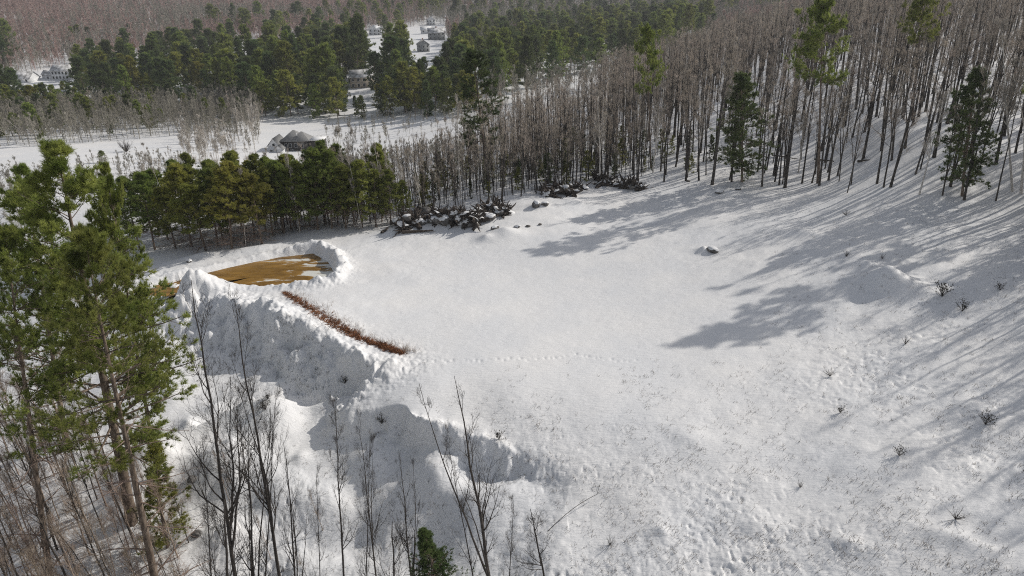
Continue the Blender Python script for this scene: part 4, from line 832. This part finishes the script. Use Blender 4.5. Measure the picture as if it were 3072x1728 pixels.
def walls(x0, x1, y0, y1, z0, z1, zr, m, parent, axis='x', name='wall'):
    g = Geo(); g.box(x0, x1, y0, y1, z0, z1)
    if axis == 'x':
        ym = (y0 + y1) / 2
        g.add([(x0, y0, z1), (x0, y1, z1), (x0, ym, zr), (x1, y0, z1), (x1, y1, z1), (x1, ym, zr)], [(0, 2, 1), (3, 4, 5)])
    else:
        xm = (x0 + x1) / 2
        g.add([(x0, y0, z1), (x1, y0, z1), (xm, y0, zr), (x0, y1, z1), (x1, y1, z1), (xm, y1, zr)], [(0, 1, 2), (3, 5, 4)])
    return link(name, g.mesh(name, m), parent)
def window(x, y, z, w_, h_, parent, face='y', name='window'):
    """framed window on the wall facing -y or -x"""
    g = Geo(); f = .09; d = .07
    def bx(a0, a1, b0, b1, e0, e1): g.box(a0, a1, y - e1, y - e0, b0, b1) if face == 'y' else g.box(x - e1, x - e0, a0, a1, b0, b1)
    c = x if face == 'y' else y
    bx(c - w_ / 2 - f, c - w_ / 2, z - f, z + h_ + f, .0, d); bx(c + w_ / 2, c + w_ / 2 + f, z - f, z + h_ + f, .0, d); bx(c - w_ / 2, c + w_ / 2, z - f, z, .0, d); bx(c - w_ / 2, c + w_ / 2, z + h_, z + h_ + f, .0, d)
    fr = link(name, g.mesh(name, M_TRIM), parent); g = Geo(); bx(c - w_ / 2, c + w_ / 2, z, z + h_, .004, .03); link('pane', g.mesh('pane', M_GLASS), fr)
def house_root(name, u_, v_, rz, label, dz=0.0):
    P = on_ground(u_, v_); r = bpy.data.objects.new(name, None); COL.objects.link(r); r.location = (P[0], P[1], P[2] + dz); r.rotation_euler = (0, 0, rz); tag(r, label, 'house'); return r
# the grey roofed house below the woods
H = house_root('house', 297, 151, rad(2), 'grey roofed house with white gables and a long dark lower wall in the valley', .0); H.scale = (.74, .74, .74)
walls(-6.5, 5.2, 0, 11, -1.5, 4.6, 4.6, M_DARK, H)
g = Geo(); zz = 4.5
def hip(x0, x1, y0, y1, z0, zr, xr0, xr1):
    ym = (y0 + y1) / 2; v = [(x0, y0, z0), (x1, y0, z0), (x1, y1, z0), (x0, y1, z0), (xr0, ym, zr), (xr1, ym, zr)]
    v += [(a, b, c - .25) for a, b, c in v[:4]]; g.add(v, [(0, 1, 5, 4), (2, 3, 4, 5), (6, 9, 8, 7), (0, 6, 7, 1), (1, 7, 8, 2), (2, 8, 9, 3), (3, 9, 6, 0)]); g.add(v, [(1, 2, 5), (3, 0, 4)])
hip(-7.2, 3.2, -.6, 11.6, zz, 8.6, -2.2, -1.4); hip(-2.4, 6.4, -.62, 9.5, zz + .004, 8.0, 1.7, 2.3)
link('roof', g.mesh('roof', M_SHIN), H)
g = Geo(); g.box(.2, .45, 2.0, 2.25, 6.0, 7.6); link('vent_pipe', g.mesh('vent_pipe', M_TRIM), H)
g = Geo(); g.box(1.2, 2.0, 2.6, 3.3, 6.2, 6.75); link('skylight', g.mesh('skylight', M_TRIM), H)
g = Geo(); g.box(5.2, 12.2, .8, 8, -1.5, 4.3); link('lower_wall', g.mesh('lower_wall', M_DARK), H)
g = Geo(); g.box(5.0, 12.5, .5, 8.3, 4.3, 4.75); link('snow_cover', g.mesh('snow_cover', MS), H)
for x in (-4.6, -2.7, -.2, 2.6): window(x, 0, 1.6, 1.2, 1.7, H)
for x in (-4.6, -2.0, 2.6): window(x, 0, -1.0, 1.3, 1.6, H)
W2 = walls(-12, -6.5, -3.5, 8, -2, 3.0, 6.4, M_SIDE, H, 'y', 'garage_wall'); gable('garage_roof', -12, -6.5, -3.5, 8, 3.0, 6.4, .35, M_SHIN, H, 'y', .2)
window(-9.2, -3.5, 3.0, 1.0, 1.2, H); window(-10.6, -3.5, -.2, 1.0, 1.5, H); window(-8, -3.5, -.2, 1.0, 1.5, H)
W3 = walls(-8.6, -4.6, -6.0, -.01, -2, 1.9, 3.6, M_SIDE, H, 'y', 'porch_wall'); gable('porch_roof', -8.6, -4.6, -6.0, -.01, 1.9, 3.6, .35, M_SHIN, H, 'y', .2)
g = Geo(); g.box(-7.2, -6.1, -6.08, -6.0, -2, .6); link('door', g.mesh('door', M_DARK), H)
g = Geo(); g.box(-19, -12.6, -4, -3.85, -1.3, -1.1); g.box(-19, -12.6, -4, -3.85, -.6, -.45)
for x in (-19, -17, -15, -12.8): g.box(x, x + .2, -4.02, -3.83, -2.5, -.3)
fo = link('fence', g.mesh('fence', M_DARK)); fo.matrix_world = Matrix.Translation(H.location) @ Matrix.Rotation(rad(2), 4, 'Z') @ Matrix.Diagonal((.74, .74, .74, 1)); tag(fo, 'low dark rail fence at the foot of the white gabled garage', 'fence')
M_SROOF = mat('snowy_shingle', (.20, .20, .20), (.74, .74, .75), .35, detail=2)
def plain_house(u_, v_, rz, w_, d_, h_, label, siding, roofm, axis='x', nwin=4, chim=False, wing=0):
    H = house_root('house', u_, v_, rz, label); x = w_ / 2; rise = (d_ if axis == 'x' else w_) * .36
    walls(-x, x, 0, d_, -1.5, h_, h_ + rise, siding, H, axis); rf = gable('roof', -x, x, 0, d_, h_, h_ + rise, .5, roofm, H, axis, .35)
    if chim: g = Geo(); g.box(-.5, .5, d_ / 2 - .4, d_ / 2 + .4, h_ + rise - .8, h_ + rise + 1.4); link('chimney', g.mesh('chimney', M_BRICK), rf)
    for i in range(nwin):
        xx = -x + (i + .5) * w_ / nwin; window(xx, 0, h_ - 2.1, 1.2, 1.5, H)
        if h_ > 4.5: window(xx, 0, h_ - 4.9, 1.2, 1.5, H)
    if wing:
        walls(-x - wing, -x - .02, 1.5, d_ - 1, -1.5, h_ * .55, h_ * .55 + d_ * .28, siding, H, 'x', 'wing_wall'); gable('wing_roof', -x - wing, -x - .02, 1.5, d_ - 1, h_ * .55, h_ * .55 + d_ * .28, .4, roofm, H, 'x', .35)
        window(-x - wing / 2, 1.5, .6, 1.1, 1.4, H)
plain_house(61, 80, rad(-6), 12, 9, 5.6, 'white two storey house with a snowy roof and a low wing beside dark evergreens', M_SIDE, M_SROOF, 'x', 5, False, 8)
plain_house(20, 83, rad(-4), 14, 10, 2.6, 'low white outbuilding with a long snowy roof near the two storey house', M_SIDE, M_SROOF, 'x', 3)
for a in [(437, 40, rad(8), 15, 11, 6.0, 'big grey village house with a snow covered roof, topmost in the clearing'.replace(', topmost in the clearing', ' over a dark lower storey'), M_GSIDE, M_SROOF, 'x', 4, True), (426, 34, rad(5), 10, 8, 3.6, 'white low garage roof beside the big grey village house', M_SIDE, MS, 'x', 2), (424, 52, rad(12), 9, 10, 5.4, 'pale grey gabled village house with a tall white chimney', M_GSIDE, M_SHIN, 'y', 3, True),
          (431, 25, rad(0), 10, 9, 5.2, 'white village house uphill of the big grey one, half hidden by pines', M_SIDE, M_SROOF, 'y', 3), (373, 35, rad(-20), 9, 9, 5.2, 'narrow white gabled house with snow at its feet among evergreens', M_SIDE, MS, 'y', 2), (381, 35, rad(15), 8, 8, 5.0, 'second white gabled house touching the narrow one', M_SIDE, MS, 'y', 2), (480, 22, rad(10), 11, 9, 5.0, 'white house glimpsed between pines on the village edge', M_SIDE, MS, 'x', 3),
          (362, 88, rad(4), 12, 9, 5.6, 'brown sided house with white trim behind the front evergreens', M_TAN, M_SROOF, 'x', 4), (357, 16, rad(0), 11, 8, 4.0, 'far white roof above the spire shaped evergreen', M_SIDE, MS, 'x', 2), (65, 17, rad(3), 14, 9, 4.5, 'far pale house on the brown hillside above the white house', M_TAN, MS, 'x', 3), (137, 7, rad(0), 14, 9, 4.5, 'far snowy roof high on the brown hillside', M_SIDE, MS, 'x', 2), (318, 14, rad(-5), 16, 10, 4.5, 'far white house by pines at the top of the hillside', M_SIDE, MS, 'x', 3),
          (8, 24, rad(0), 16, 10, 4.5, 'far pale roofs at the frame edge on the hillside', M_SIDE, MS, 'x', 2), (251, 74, rad(0), 10, 8, 4.0, 'small white house peeping between evergreens below the birches', M_SIDE, MS, 'x', 3)]: plain_house(*a)

# ------------------------------------------------------------------ valley haze
m = bpy.data.materials.new('haze_air'); m.use_nodes = True; N = m.node_tree.nodes; N.remove(N['Principled BSDF'])
pv = N.new('ShaderNodeVolumePrincipled'); pv.inputs['Density'].default_value = .00017; pv.inputs['Color'].default_value = (.93, .95, 1, 1); pv.inputs['Anisotropy'].default_value = .2
m.node_tree.links.new(pv.outputs[0], N['Material Output'].inputs['Volume'])
g = Geo(); g.box(-2700, 2700, -2700, 2700, float(HH.min()) - 1.5, max(float(HH.max()) + 25, 45)); hz = link('haze', g.mesh('haze', m)); tag(hz, 'thin pale winter haze in the valley air', 'haze', kind='stuff')
S.cycles.volume_bounces = 0
